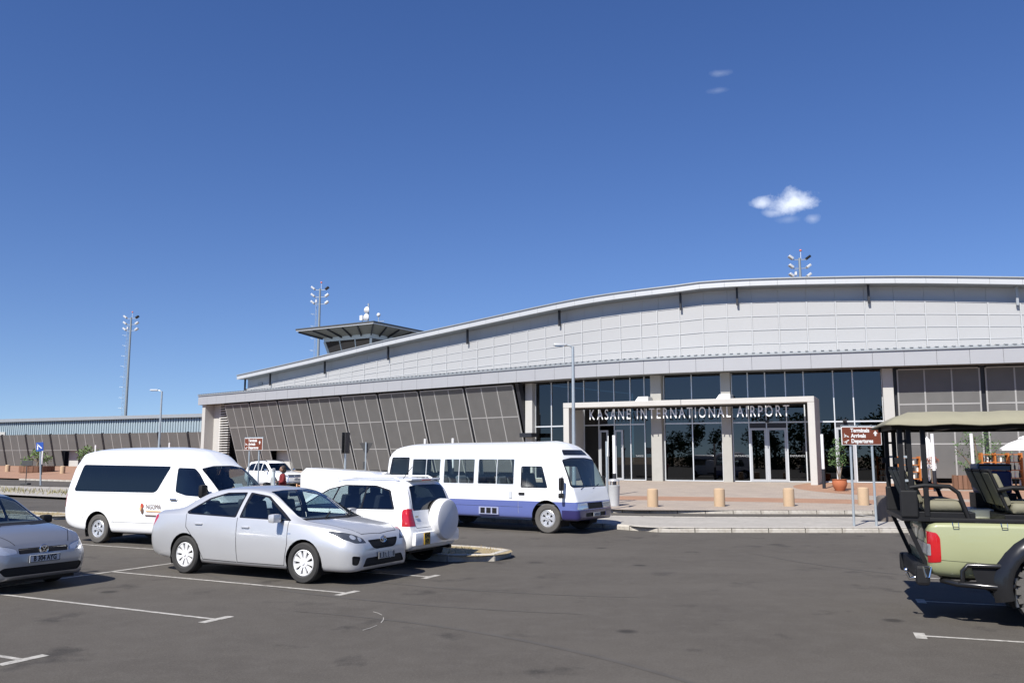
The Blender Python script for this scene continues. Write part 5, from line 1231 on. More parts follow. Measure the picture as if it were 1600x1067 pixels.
    MB().lathe([(.385, .0), (.385, .12), (.1, .14)], 28, (.0 + dx, -.22, .88), 'x').build('spare_tyre', 'rubber', root, smooth=40)
    MB().box(-.03 + dx, .12 + dx, -.5, .1, .60, .72).build('spare_bracket', 'black_plastic', root)
    m = MB(); m.cbox((.03 + dx, 0, .56), .16, 1.56, .26); m.build('rear_bumper', 'white_paint', root, bevel=.06, smooth=45)
    plate(root, 'KNG\n459', -.062 + dx, .42, .56, .20, .22, -1, 'plate_yellow', 'ink', .11)
    MB().cbox((.33 + dx, 0, 1.655), .16, 1.04, .035).build('roof_spoiler', 'white_paint', root, bevel=.012)
    MB().cbox((.25 + dx, 0, 1.64), .02, .28, .02).build('brake_light', 'red_lamp', root)
    for sg in (1, -1): MB().cbox((.05 + dx, sg * .66, .47), .1, .12, .05).build('rear_reflector', 'black_plastic', root, bevel=.01)
    mirror(root, 2.72 + dx, .83, 1.10, 'white_paint', .13, .2, .17)
    for sg in (1, -1):
        for x in (1.45, 2.35): MB().cbox((x + dx, sg * .86, .90), .18, .03, .035).build('door_handle', 'white_paint', root, bevel=.012)
        m = MB(); m.tube([(.5 + dx, sg * .585, 1.66), (.6 + dx, sg * .585, 1.70), (1.9 + dx, sg * .585, 1.70), (2.0 + dx, sg * .59, 1.66)], .018, 6); m.build('roof_rail', 'white_paint', root)
    MB().tube([(.45 + dx, .5, 1.68), (.25 + dx, .5, 1.9)], .008, 5).build('aerial', 'black_plastic', root)
    MB().cyl((.02 + dx, -.55, .33), (.3 + dx, -.55, .33), .035).build('exhaust', 'black_steel', root)
    for (y, z, w) in ((.58, .97, .10), (.56, .82, .16)): MB().cbox((.075 + dx, y, z), .01, w, .03).build('model_badge', 'chrome', root)
    return root
pm('cover_white', (.62, .62, .63), .4, .03, 2)
suv = spare_suv(); place(suv, (.1, .86), (-1.92, 16.1), R(152), .98, 4.05)

# ================= white off-roader on the drop-off road =================
def big_suv():
    L = 4.7; dx = -L / 2
    rows = [(0.00, .52, .70, .66, .82, .86, .80, .92, .72, .93), (.06, .42, .78, .72, .90, 1.08, .86, 1.2, .76, 1.22), (.2, .38, .80, .74, .915, 1.12, .87, 1.58, .68, 1.64), (.4, .35, .82, .75, .92, 1.12, .87, 1.70, .65, 1.78), (1.2, .33, .83, .75, .92, 1.11, .87, 1.74, .64, 1.84), (2.0, .33, .83, .74, .92, 1.10, .87, 1.72, .64, 1.82), (2.4, .33, .83, .74, .92, 1.09, .87, 1.64, .65, 1.73), (2.9, .33, .83, .74, .92, 1.08, .865, 1.32, .70, 1.39), (3.2, .33, .83, .74, .92, 1.07, .86, 1.15, .74, 1.2), (3.4, .33, .83, .74, .92, 1.06, .85, 1.12, .74, 1.16), (4.0, .35, .82, .72, .91, 1.02, .82, 1.07, .70, 1.11), (4.4, .38, .78, .68, .87, .96, .76, 1.0, .64, 1.03), (4.6, .40, .70, .62, .80, .84, .68, .88, .56, .9), (4.68, .42, .62, .58, .72, .72, .62, .75, .5, .77), (4.7, .46, .56, .55, .66, .64, .58, .66, .46, .68)]
    s = Shell(rows, .08)
    for g in (rp([(.3, 1.18), (.5, 1.58), (1.1, 1.66), (1.1, 1.17)], .04), rp([(1.17, 1.17), (1.17, 1.66), (1.95, 1.65), (2.0, 1.16)], .03), rp([(2.06, 1.16), (2.02, 1.64), (2.3, 1.58), (2.98, 1.15)], .03)): s.cut('side_window', 'glass_mid', 'y', g, inset=.004)
    s.cut('windscreen', 'glass_dark', 'f', rp([(-.7, 1.18), (.7, 1.18), (.61, 1.65), (-.61, 1.65)], .05), lim=(2.2, 3.35), nmin=.12, inset=.004)
    s.cut('bonnet_scoop', 'black_plastic', 't', rp([(3.55, -.25), (3.75, -.25), (3.75, .25), (3.55, .25)], .03), nmin=.3, inset=-.02)
    s.cut('headlight', 'lamp_lens', 'f', rp([(.48, .80), (.48, .92), (.80, 1.0), (.82, .84)], .03), mirror=True, lim=(4, 4.8), nmin=.05)
    s.cut('grille', 'side_grey_dark', 'f', rp([(-.44, .76), (.44, .76), (.46, .96), (-.46, .96)], .03), lim=(4.2, 4.8), nmin=0, inset=.006)
    s.cut('lower_intake', 'black_plastic', 'f', rp([(-.6, .44), (.6, .44), (.6, .55), (-.6, .55)], .03), lim=(4.2, 4.8), nmin=-.2, inset=.006)
    for x in (.95, 3.7): s.cut('arch', 'seam', 'y', circ(x, .39, .45, 22), hole=True, nmin=.05)
    root = thing('large_off_roader', 'white large off-road car with bonnet scoop and bull bar behind the woman in red', 'car')
    s.finish(root, 'white_paint', dx)
    for x in (.95, 3.7): add_arch(root, x, .39, .46, .88, .5, dx)
    for x in (.95, 3.7):
        for y in (-.79, .79): add_wheel(root, x + dx, y, .38, .25, 'alloy', 'bigsuv')
    MB().box(.4 + dx, 4.3 + dx, -.55, .55, .34, .45).build('underbody', 'black_plastic', root); MB().box(.3 + dx, 3 + dx, -.78, .78, .5, .56).build('cabin_floor', 'black_plastic', root)
    for y in (-.38, .38): seat(root, 2.25 + dx, y, .72); seat(root, 1.4 + dx, y, .72)
    mirror(root, 2.9 + dx, .87, 1.22, 'chrome', .12, .2, .18)
    m = MB(); m.tube([(4.82 + dx, -.62, .45), (4.86 + dx, -.6, .8), (4.86 + dx, .6, .8), (4.82 + dx, .62, .45)], .04, 8); m.tube([(4.82 + dx, -.85, .5), (4.84 + dx, 0, .5), (4.82 + dx, .85, .5)], .04, 8); m.build('bull_bar', 'chrome', root, smooth=50)
    for sg in (1, -1): MB().tube([(.6 + dx, sg * .6, 1.76), (.7 + dx, sg * .6, 1.83), (2.1 + dx, sg * .6, 1.83), (2.3 + dx, sg * .61, 1.74)], .02, 6).build('roof_rail', 'black_plastic', root)
    m = MB(); oval(m, 4.70 + dx, 0, .86, .08, .055, .01); m.build('badge', 'chrome', root); plate(root, '', 4.91 + dx, 0, .66, .44, .11, 1, 'plate_white', 'ink', .1)
    return root
pm('side_grey_dark', (.10, .11, .13), .35, .1, 5, .5)
fort = big_suv(); place(fort, (3.7, -.9), (-14.75, 54.2), R(-44), 1.0, 4.7)

# ================= white luggage trailer =================
tr = thing('luggage_trailer', 'white box luggage trailer with sloping lid standing behind the spare-wheel car', 'trailer')
m = MB(); m.prism([(-1.2, .55), (1.2, .55), (1.2, 1.42), (.85, 1.62), (-1.05, 1.74), (-1.2, 1.6)], -.75, .75, 'y'); m.build('box', 'white_paint', tr, bevel=.03, smooth=30)
m = MB()
for i in range(12): m.box(.35 + i * .07, .39 + i * .07, -.757, -.753, 1.36, 1.42)
m.build('vent_slot', 'side_grey', tr)['kind'] = 'stuff'
MB().box(-1.15, 1.15, -.5, .5, .45, .55).build('chassis', 'black_steel', tr)
for sg in (1, -1): MB().bar((1.1, sg * .4, .48), (2.1, 0, .48), .07).build('drawbar', 'black_steel', tr)
for y in (-.7, .7): add_wheel(tr, -.1, y, .31, .18, 'steel', 'trailer')
m = MB(); m.tube([(-1.22, -.72, 1.25), (-1.3, -.74, 1.3), (-1.28, -.76, 1.05), (-1.23, -.74, 1.0)], .02, 6); m.build('rope_loop', 'logo_ochre', tr)
tr.location = (-4.62, 25.0, 0); tr.rotation_euler.z = R(-8)
# ================= open safari truck =================
def safari():
    root = thing('safari_truck', 'olive open safari truck with canvas canopy and tiered seats', 'truck')
    rows = [(0.00, .62, .70, .80, .80, 1.10, .79, 1.14, .72, 1.145), (.03, .60, .76, .82, .86, 1.17, .845, 1.20, .78, 1.205), (.10, .58, .79, .84, .885, 1.19, .87, 1.23, .82, 1.235), (.4, .56, .80, .85, .90, 1.19, .88, 1.235, .84, 1.24), (1.4, .55, .80, .85, .905, 1.19, .885, 1.235, .84, 1.24), (2.3, .55, .80, .85, .90, 1.19, .88, 1.235, .84, 1.24), (2.34, .55, .80, .85, .90, 1.19, .88, 1.23, .84, 1.235)]
    s = Shell(rows, .06)
    s.cut('tail_light', 'red_lamp', 'y', rp([(-.02, .74), (-.02, 1.13), (.10, 1.11), (.135, 1.05), (.135, .76)], .02), inset=-.006, nmin=.02)
    s.cut('reversing_lamp', 'lamp_lens', 'y', rp([(-.02, .83), (-.02, .97), (.03, .97), (.03, .83)], .01), inset=-.008, nmin=.0)
    s.cut('arch', 'seam', 'y', circ(1.38, .46, .50, 28), hole=True, nmin=.02)
    s.cut('panel_crease', 'seam', 'y', lines([(.14, .78), (.9, .74)], .006), inset=.004)
    s.finish(root, 'olive_paint', 0, 'load_bed')
    add_arch(root, 1.38, .46, .51, .87, .45, 0)
    for sg in (1, -1):   # black wheel flares
        m = MB(); n = 16; v = []
        for i in range(n + 1):
            a = math.pi * (i / n * 1.16 - .08); ca, sa = math.cos(a), math.sin(a)
            for r_, y in ((.70, .885), (.64, .96), (.53, 1.0), (.50, .99), (.50, .86)): v.append((1.38 + r_ * ca, sg * y, .47 + r_ * sa))
        m.add(v, [(i * 5 + j, i * 5 + j + 1, (i + 1) * 5 + j + 1, (i + 1) * 5 + j) for i in range(n) for j in range(4)]); m.build('wheel_flare', 'black_gloss', root, smooth=50)
        MB().box(.92, .95, sg * .82 - .1, sg * .82 + .1, .26, .6).build('mud_flap', 'side_grey_dark', root)
        m = MB(); m.box(.04, 2.3, sg * .80 - .03, sg * .80 + .03, 1.242, 1.29); m.build('bed_rail', 'black_plastic', root, bevel=.01)
        for x in (.32, .86, 1.5): MB().tube([(x - .035, sg * .885, 1.24), (x - .03, sg * .91, 1.19), (x + .03, sg * .91, 1.19), (x + .035, sg * .885, 1.24)], .006, 5).build('tie_hook', 'chrome', root)
        m = MB(); m.tube([(.15, sg * .70, .52), (.3, sg * .88, .50), (.85, sg * .92, .47), (.95, sg * .90, .52), (.95, sg * .8, .6)], .035, 8); m.tube([(.36, sg * .88, .50), (.36, sg * .9, .66), (.42, sg * .9, .73), (.95, sg * .92, .73)], .03, 8); m.build('side_bar', 'black_gloss', root, smooth=50)
        m = MB(); m.quad((.46, sg * .89, .72), (1.0, sg * .91, .72), (1.0, sg * .91, .5), (.52, sg * .89, .5)); m.box(.3, .92, sg * .86 - .05, sg * .86 + .05, .50, .53); m.build('step_plate', 'black_steel', root)
        for y2 in (0,):
            m = MB(); 
            for i in range(1): pass
    for y in (-.82, .82):
        add_wheel(root, 1.38, y, .44, .29, 'safari', 'safari', 'tyre_dusty'); add_wheel(root, 4.35, y, .44, .29, 'safari', 'safari', 'tyre_dusty')
    tl = MB()   # tread lugs
    for i in range(26):
        a = 2 * math.pi * i / 26
        for sg in (-1, 1):
            a2 = a + (.12 if sg > 0 else 0); mm = Matrix.Rotation(-a2, 3, 'Y')
            tl.cbox((.435 * math.cos(a2), sg * .095, .435 * math.sin(a2)), .05, .10, .055, mm)
    tm = tl.mesh('tread_lugs', 'tyre_dusty'); 
    for w in [c for c in root.children if c.name.startswith('wheel') and 'arch' not in c.name and 'flare' not in c.name]: ob('tread_lugs', tm, w, kind='stuff')
    MB().box(.2, 4.6, -.45, .45, .5, .6).build('chassis', 'black_steel', root); MB().cyl((1.38, -.8, .45), (1.38, .8, .45), .07).build('rear_axle', 'black_steel', root)
    # rear bumper, hitch
    m = MB(); m.cbox((-.05, 0, .60), .14, 1.5, .22); m.build('rear_bumper', 'black_plastic', root, bevel=.05)
    for sg in (1, -1):
        m = MB(); p = [(-.07, sg * .815, .69), (.03, sg * .815, .69), (-.0, sg * .815, .56), (-.04, sg * .815, .56)]; m.tube(p, .014, 6, closed=True); m.build('recovery_ring', 'chrome', root)
        m = MB(); m.cbox((-.07, sg * .74, .58), .16, .16, .25); m.build('bumper_end', 'black_plastic', root, bevel=.04)
        for x in (-.22, -.02): MB().bar((x, sg * .68, 1.24), (x + (.22 if x < -.1 else .12), sg * .68, .68), .05).build('platform_strut', 'black_steel', root)
    m = MB(); m.tube([(-.1, -.55, .53), (-.2, -.55, .51), (-.23, -.55, .58)], .022, 8); m.ell((-.23, -.55, .61), .032, .032, .032); m.build('tow_ball', 'chrome', root, smooth=60)
    # rear platform with its uprights
    m = MB(); m.box(-.28, .1, -.80, .80, 1.245, 1.30); m.build('rear_platform', 'black_steel', root)
    for sg in (1, -1): MB().cbox((-.18, sg * .76, 1.46), .20, .12, .34).build('locker', 'black_plastic', root, bevel=.02)
    for sg in (1, -1):
        for x in (-.24, -.14, .03): MB().box(x - .03, x + .03, sg * .74 - .03, sg * .74 + .03, 1.3, 2.47).build('canopy_post', 'black_steel', root, bevel=.01)
        for x in (1.75, 3.6): MB().box(x - .03, x + .03, sg * .74 - .03, sg * .74 + .03, 1.24, 2.47).build('canopy_post', 'black_steel', root, bevel=.01)
        for z in (1.75, 2.05, 2.25): MB().bar((-.24, sg * .74, z), (-.14, sg * .74, z), .03).build('post_rung', 'steel_galv' if z != 2.25 else 'black_steel', root)
        MB().cbox((-.29, sg * .74, 2.0), .05, .05, .08).build('lamp_bracket', 'black_steel', root)
        MB().box(-.34, 4.2, sg * .76 - .03, sg * .76 + .03, 2.40, 2.475).build('canopy_beam', 'black_steel', root)
    for x in (-.28, .4, 1.2, 2.0, 2.8, 3.6, 4.1): MB().box(x - .025, x + .025, -.73, .73, 2.41, 2.465).build('canopy_cross_beam', 'black_steel', root)
    # canvas canopy: shallow hip with soft sag
    nx, ny = 30, 12; v = []
    for i in range(nx + 1):
        x = -.43 + 4.73 * i / nx
        for j in range(ny + 1):
            y = -.98 + 1.96 * j / ny; ex = min(1, (x + .43) / .26, (4.30 - x) / .30); ey = min(1, (.98 - abs(y)) / .30); k = min(ex, ey)
            z = 2.455 + .17 * min(1, k) + (.005 * math.sin(x * 7.3) + .004 * math.sin(x * 17 + y * 5)) * k - .010 * math.cos(x * 9) * (1 - k)
            v.append((x, y, z))
    m = MB(); m.v = v; m.f = [(i * (ny + 1) + j, (i + 1) * (ny + 1) + j, (i + 1) * (ny + 1) + j + 1, i * (ny + 1) + j + 1) for i in range(nx) for j in range(ny)]
    cn = m.build('canopy', 'canvas', root, smooth=60); sd = cn.modifiers.new('thickness', 'SOLIDIFY'); sd.thickness = .02
    # seats: cushion, back and tubular arm frames
    for x, z, far in ((-.04, 1.36, 0), (.96, 1.34, 0), (1.95, 1.5, 0)):
        MB().box(x - .05, x + .62, -.74, .74, 1.24, z).build('seat_base', 'black_steel', root, bevel=.01)
        for y in (-.50, 0, .50):
            m = MB(); m.cbox((x + .28, y, z + .07), .50, .44, .14); m.build('seat_cushion', 'cushion', root, bevel=.06, smooth=60)
            m = MB(); m.cbox((x - .06, y, z + .30), .09, .40, .42, Matrix.Rotation(R(-20), 3, 'Y')); m.build('seat_back', 'cushion', root, bevel=.05, smooth=60)
            m = MB(); m.cbox((x - .115, y, z + .31), .03, .40, .44, Matrix.Rotation(R(-20), 3, 'Y')); m.build('seat_shell', 'cushion', root, bevel=.02)
            fr = MB(); c2 = Matrix.Rotation(R(-20), 3, 'Y')
            for e_ in (-.21, .21): fr.tube([Vector((x - .10, y + e_, z + .30)) + c2 @ Vector((0, 0, q)) for q in (-.26, .25)], .02, 8)
            fr.tube([Vector((x - .10, y + e_, z + .30)) + c2 @ Vector((0, 0, .25)) for e_ in (-.21, .21)], .02, 8); fr.build('seat_tube', 'black_plastic', root, smooth=50)
        for y in (-.75, .75):
            m = MB(); m.tube([(x - .12, y, z + .30), (x + .05, y, z + .33), (x + .34, y, z + .32), (x + .44, y, z + .24), (x + .54, y, z - .08)], .028, 8); m.build('arm_frame', 'black_plastic', root, smooth=50)
    MB().cbox((.72, .40, 1.30), .5, .6, .12).build('storage_box', 'rim_white', root, bevel=.02)
    cb = MB(); cb.cbox((1.02, .52, 1.62), .42, .30, .22)
    co = thing('cool_box', 'blue cool box with pale blue lid behind the truck seats', 'cool box', (0, 0, 0))
    pm('cool_blue', (.02, .035, .16), .4); pm('cool_lid', (.10, .16, .26), .4)
    MB().cbox((0, 0, .15), .42, .30, .30).build('tub', 'cool_blue', co, bevel=.03); MB().cbox((0, 0, .35), .44, .32, .09).build('lid', 'cool_lid', co, bevel=.025); MB().tube([(-.2, -.16, .30), (-.2, -.19, .38), (.2, -.19, .38), (.2, -.16, .30)], .01, 5).build('handle', 'black_plastic', co)
    MB().box(.8, 1.3, .34, .74, 1.24, 1.56).build('rack_shelf', 'black_steel', root)
    # cab and bonnet
    rows = [(2.40, .55, .80, .80, .89, 1.15, .87, 1.22, .80, 1.23), (2.46, .50, .81, .80, .90, 1.17, .875, 1.25, .78, 1.26), (3.4, .48, .82, .80, .90, 1.16, .875, 1.24, .76, 1.26), (3.6, .48, .82, .80, .90, 1.15, .87, 1.20, .76, 1.23), (4.4, .50, .82, .78, .90, 1.10, .84, 1.14, .74, 1.18), (4.85, .52, .80, .74, .87, 1.0, .80, 1.04, .70, 1.08), (4.98, .56, .74, .70, .82, .88, .74, .9, .64, .93), (5.0, .6, .68, .68, .76, .8, .7, .82, .58, .84)]
    s = Shell(rows, .1)
    for x in (4.35,): s.cut('arch', 'seam', 'y', circ(x, .46, .50, 24), hole=True, nmin=.02)
    s.cut('headlight', 'lamp_lens', 'f', rp([(.45, .78), (.45, .92), (.72, .92), (.72, .78)], .03), mirror=True, lim=(4.6, 5.1), nmin=.02)
    s.cut('grille', 'black_plastic', 'f', rp([(-.4, .72), (.4, .72), (.4, .92), (-.4, .92)], .03), lim=(4.6, 5.1), nmin=0, inset=.01)
    s.finish(root, 'olive_paint', 0, 'cab'); add_arch(root, 4.35, .46, .51, .87, .45, 0)
    MB().bar((3.5, -.7, 1.24), (3.35, -.7, 1.75), .05).build('windscreen_post', 'black_steel', root); MB().bar((3.5, .7, 1.24), (3.35, .7, 1.75), .05).build('windscreen_post', 'black_steel', root); MB().bar((3.35, -.72, 1.75), (3.35, .72, 1.75), .05).build('windscreen_header', 'black_steel', root)
    MB().quad((3.49, -.68, 1.26), (3.49, .68, 1.26), (3.36, .68, 1.73), (3.36, -.68, 1.73)).build('windscreen', 'glass_car', root)
    return root, co
truck, cool = safari()
TYAW = R(-17); place(truck, (0, -.9), (5.19, 11.0), TYAW, 1.0, 0)
v = truck.matrix_basis @ Vector((1.05, .54, 1.56)); cool.location = v; cool.rotation_euler.z = TYAW + .1

# ================= street furniture =================
def lamp_post(x, y, z, h, label, rz):
    t = thing('street_lamp', label, 'street lamp', (x, y, z), rz, 'street lamps on the drop-off road')
    MB().tube([(0, 0, 0), (0, 0, h * .5), (0, 0, h)], .085, 10, .05).build('pole', 'steel_galv', t, smooth=50)
    MB().cyl((0, 0, 0), (0, 0, .25), .12, .11).build('base', 'steel_galv', t)
    MB().tube([(0, 0, h - .05), (-.12, 0, h + .04), (-.3, 0, h + .06)], .03, 8).build('arm', 'steel_galv', t)
    m = MB(); m.cbox((-.48, 0, h + .075), .50, .2, .09); m.build('lamp_head', 'fascia_top', t, bevel=.03, smooth=50); MB().cbox((-.5, 0, h + .022), .34, .14, .02).build('lamp_glass', 'lamp_lens', t)
lamp_post(2.3, 32.4, .12, 6.05, 'grey street lamp rising behind the coach', 0)
lamp_post(-21.7, 53.5, .12, 5.95, 'grey street lamp rising behind the white van', 0)
pm('sign_brown', (.14, .035, .015), .45, .04); pm('sign_white', (.66, .66, .64), .5); pm('sign_back', (.05, .05, .05), .6, .2); pm('sign_blue', (.02, .07, .32), .4)
def direction_sign(x, y, z, rz, label, w=1.14, h=.52, top=2.78, k=1.0):
    t = thing('direction_sign', label, 'road sign', (x, y, z), rz, 'brown terminal direction signs'); t.scale = (k, k, k)
    zc = top - h / 2
    for px in (-.30, .30): MB().tube([(px * 1.05, 0, 0), (px, 0, top + .04)], .036, 8).build('post', 'steel_galv', t, smooth=50)
    m = MB(); m.cbox((0, -.05, zc), w, .02, h); o = m.build('panel', 'sign_white', t, bevel=.004, seg=1)
    m = MB(); m.cbox((0, -.062, zc), w - .04, .006, h - .04); m.build('panel_face', 'sign_brown', o)
    MB().bar((-w / 2, -.03, top + .02), (w / 2, -.03, top + .02), .03).build('top_rail', 'steel_galv', t)
    for px in (-w / 2 + .03, -.1, .3, w / 2 - .03): MB().bar((px, -.03, top - .03), (px, -.03, top + .05), .03).build('rail_clip', 'steel_galv', t)
    for i, s_ in enumerate(('Terminals', 'Arrivals', 'Departures')):
        text_mesh(s_, .152, 'sign_white', 'sign_lettering', o, basis((-.30 if i else -.31, -.067, zc + .15 - i * .15), (1, 0, 0), (0, 0, 1), (0, -1, 0)), .88, .002, 'LEFT', .006)
    a = MB()   # up arrow and two aircraft symbols
    P = lambda u, w_: (u, -.067, zc + w_)
    a.add([P(.37, .0), P(.42, .0), P(.42, .06), P(.46, .06), P(.395, .15), P(.33, .06), P(.37, .06)], [(0, 1, 2, 3, 4, 5, 6)]); a.build('arrow', 'sign_white', o)
    for cz, sl in ((0, -1), (-.15, 1)):
        a = MB(); r_ = R(28) * sl; c, s2 = math.cos(r_), math.sin(r_)
        def Q(u, w_): return (-.43 + u * c - w_ * s2, -.067, zc + cz + u * s2 + w_ * c)
        a.add([Q(-.075, .012), Q(.06, .014), Q(.08, 0), Q(.06, -.014), Q(-.075, -.012)], [(0, 1, 2, 3, 4)]); a.add([Q(-.02, .0), Q(.03, .0), Q(-.035, -.06), Q(-.055, -.06)], [(0, 1, 2, 3)]); a.add([Q(-.075, .0), Q(-.05, .0), Q(-.085, .045)], [(0, 1, 2)])
        a.build('aircraft_symbol', 'sign_white', o)
direction_sign(9.93, 24.75, .12, 0, 'brown terminals sign on two posts beside the dark bollard')
direction_sign(-10.95, 37.0, .12, R(-33), 'brown terminals sign standing behind the white van, at an angle', 1.14, .52, 2.72)
def bollard(x, y, z, label, h=.70, r=.21, mat='bollard', group='sandstone bollards along the plaza kerb'):
    t = MB(); t.lathe([(r * 1.0, 0), (r, h * .86), (r * .95, h * .94), (r * .75, h * .985), (0, h)], 20); t.build('bollard', mat, None, smooth=40, label=label, cat='bollard', group=group, loc=(x, y, z))
pm('bollard', (.42, .30, .19), .85, .1, 5, bump=.15); pm('bollard_dark', (.115, .095, .08), .8, .15, 5, bump=.15)
for x, y, l in ((5.38, 33.55, 'round sandstone bollard next to the litter bin and coach nose'), (7.97, 33.7, 'round sandstone bollard in front of the middle glass bay of the entrance'), (10.65, 33.75, 'round sandstone bollard in front of the double glass doors'), (13.7, 34.2, 'round sandstone bollard behind the posts of the terminals sign')): bollard(x, y, pz(x, y) - .01, l)
for x, y, l in ((-54, 93.5, 'sandstone bollard on the open side of the round timber planter'), (-44.5, 86.5, 'sandstone bollard between the round timber planter and the bush')): bollard(x, y, pz(x, y) - .01, l, .75, .24, 'bollard', 'bollards before the wing')
bollard(11.3, 26.6, .12, 'dark brown round-topped bollard on the median by the terminals sign', .78, .24, 'bollard_dark', None)
pm('tube_white', (.72, .72, .72), .4, .03); LC = 'slim light column, white above and dark below, standing on the plaza paving'
def light_column(x, y, h=2.75):
    t = thing('light_column', LC, 'light column', (x, y, pz(x, y) - .01), 0, 'plaza light columns')
    MB().cyl((0, 0, 0), (0, 0, h * .36), .085, n=12).build('base', 'dark_steel', t, smooth=50); MB().cyl((0, 0, h * .36), (0, 0, h), .075, n=12).build('light_tube', 'tube_white', t, smooth=50)
for x, y in ((4.75, 40.5), (15.9, 44.6), (20.3, 42), (22.3, 42.2), (-5.5, 55), (-3.55, 52.2), (-45.8, 85), (-39.7, 83), (-31.1, 79)): light_column(x, y)
# smaller signs
t = thing('parking_sign', 'small blue sign on a leaning post on the grassy median', 'road sign', (-32.2, 59.8, .12)); t.rotation_euler = (0, R(-4.5), 0)
MB().cyl((0, 0, 0), (0, 0, 2.9), .06, n=10).build('post', 'steel_galv', t, smooth=50); MB().cbox((0, -.07, 2.62), .5, .03, .6).build('panel', 'sign_blue', t, bevel=.01)
a = MB(); a.bar((-.14, -.09, 2.42), (-.14, -.09, 2.82), .07, .01, up=(0, 1, 0)); a.bar((-.14, -.09, 2.78), (.14, -.09, 2.5), .07, .01, up=(0, 1, 0)); a.build('symbol', 'sign_white', t)
t = thing('board_sign', 'black board sign on a thin stand with a square foot', 'sign', (-33.9, 61.0, .12))
MB().cbox((0, 0, .06), .5, .5, .12).build('foot', 'sign_back', t, bevel=.02); MB().cyl((0, 0, .1), (0, 0, 1.3), .03).build('post', 'sign_back', t); MB().cbox((0, 0, 1.5), .78, .05, .36).build('board', 'sign_back', t, bevel=.01)
t = thing('turned_sign', 'narrow black sign seen from behind on a pale post behind the trailer', 'road sign', (-6.88, 36, .12), R(78))
MB().cyl((0, 0, 0), (0, 0, 2.8), .045, n=10).build('post', 'steel_galv', t, smooth=50)
for y in (-.07, .07): MB().cbox((0, y, 2.50), .5, .02, .86).build('panel', 'sign_back', t, bevel=.008)
t = thing('yield_sign', 'inverted triangle sign seen from its dark back, behind the trailer', 'road sign', (-7.55, 45, .12), R(3))
MB().cyl((0, 0, 0), (0, 0, 2.68), .045, n=10).build('post', 'steel_galv', t, smooth=50)
m = MB(); m.prism([(-.35, 2.65), (.35, 2.65), (.03, 2.05), (-.03, 2.05)], .05, .07, 'y'); m.build('panel', 'sign_back', t, bevel=.006, seg=1); MB().cbox((-.08, 0, 1.5), .1, .06, .35).build('clamp_plate', 'sign_back', t)
t = thing('entrance_sign', 'triangular sign on a post seen edge-on in front of the coach', 'road sign', (3.5, 32.2, .12), R(80))
MB().cyl((0, 0, 0), (0, 0, 2.5), .045, n=10).build('post', 'steel_galv', t, smooth=50); m = MB(); m.prism([(-.4, 1.95), (.4, 1.95), (.0, 2.7)], -.07, -.05, 'y'); m.build('panel', 'sign_white', t)
# litter bin by the kerb
t = thing('litter_bin', 'pale litter bin on the plaza kerb beside the coach nose', 'bin', (3.95, 34.0, pz(3.95, 34)))
MB().lathe([(.20, 0), (.24, .75), (.25, .78), (.22, .8)], 18).build('bin_body', 'fascia_top', t, smooth=40); MB().lathe([(.25, .95), (.2, 1.02), (0, 1.05)], 18).build('bin_hood', 'fascia_grey', t, smooth=40)
for a in (0, 2.1, 4.2): MB().cyl((.2 * math.cos(a), .2 * math.sin(a), .76), (.2 * math.cos(a), .2 * math.sin(a), .97), .015).build('hood_stay', 'steel_galv', t)

# ================= plants =================
pm('leaf_a', (.055, .105, .025), .6, .35, 1.5); pm('leaf_b', (.10, .17, .035), .6, .3, 1.5); pm('leaf_red', (.20, .05, .02), .6, .4, 2); pm('bark', (.16, .12, .085), .9, .25, 6, bump=.4); pm('terracotta', (.38, .12, .05), .75, .1, 5)
def leaves(m, c, rad, n, rg, ls=.09, flat=1.0):
    for _ in range(n):
        while True:
            p = Vector((rg.uniform(-1, 1), rg.uniform(-1, 1), rg.uniform(-1, 1)))
            if p.length < 1: break
        p = Vector(c) + Vector((p.x * rad, p.y * rad, p.z * rad * flat)); d = Vector((rg.uniform(-1, 1), rg.uniform(-1, 1), rg.uniform(-.6, .9))).normalized(); u = d.orthogonal().normalized(); l = ls * rg.uniform(.6, 1.3)
        m.add([p, p + d * l * .5 + u * l * .24, p + d * l, p + d * l * .5 - u * l * .24], [(0, 1, 2, 3)])
def plant(name, label, cat, x, y, z, trunk, clumps, seed, mat='leaf_a', ls=.1, n=90, group=None, flat=.8):
    rg = random.Random(seed); t = thing(name, label, cat, (x, y, z), 0, group)
    tm = MB()
    for pts, r0, r1 in trunk: tm.tube(pts, r0, 7, r1)
    tm.build('trunk', 'bark', t, smooth=60)
    m = MB()
    for c, r_ in clumps: leaves(m, c, r_, int(n * (r_ / .4)**1.6), rg, ls, flat)
    m.build('crown', mat, t); return t
def rclumps(rg, c, R_, k, r0, r1, fz=1.0): return [((c[0] + rg.uniform(-R_, R_), c[1] + rg.uniform(-R_, R_), c[2] + rg.uniform(-R_, R_) * fz), rg.uniform(r0, r1)) for _ in range(k)]
rg = random.Random(11)
x, y = 15.95, 42.6; z = pz(x, y)
p = plant('potted_tree', 'slender leafy tree in a terracotta pot by the glass doors', 'potted plant', x, y, z, [([(0, 0, .5), (-.08, 0, .9), (-.14, 0, 1.3)], .03, .02), ([(0, 0, .5), (.1, .02, .95), (.2, 0, 1.35)], .03, .02), ([(0, 0, .5), (.02, .05, 1.0), (.03, .02, 1.6)], .03, .02)],
          [((-.12, 0, 1.4), .36), ((.15, .05, 1.45), .34), ((0, 0, 1.75), .36), ((-.2, .1, 1.85), .26), ((.12, 0, 2.1), .28), ((-.05, 0, 2.4), .22), ((-.25, 0, 1.3), .22)], 2, 'leaf_a', .11, 120)
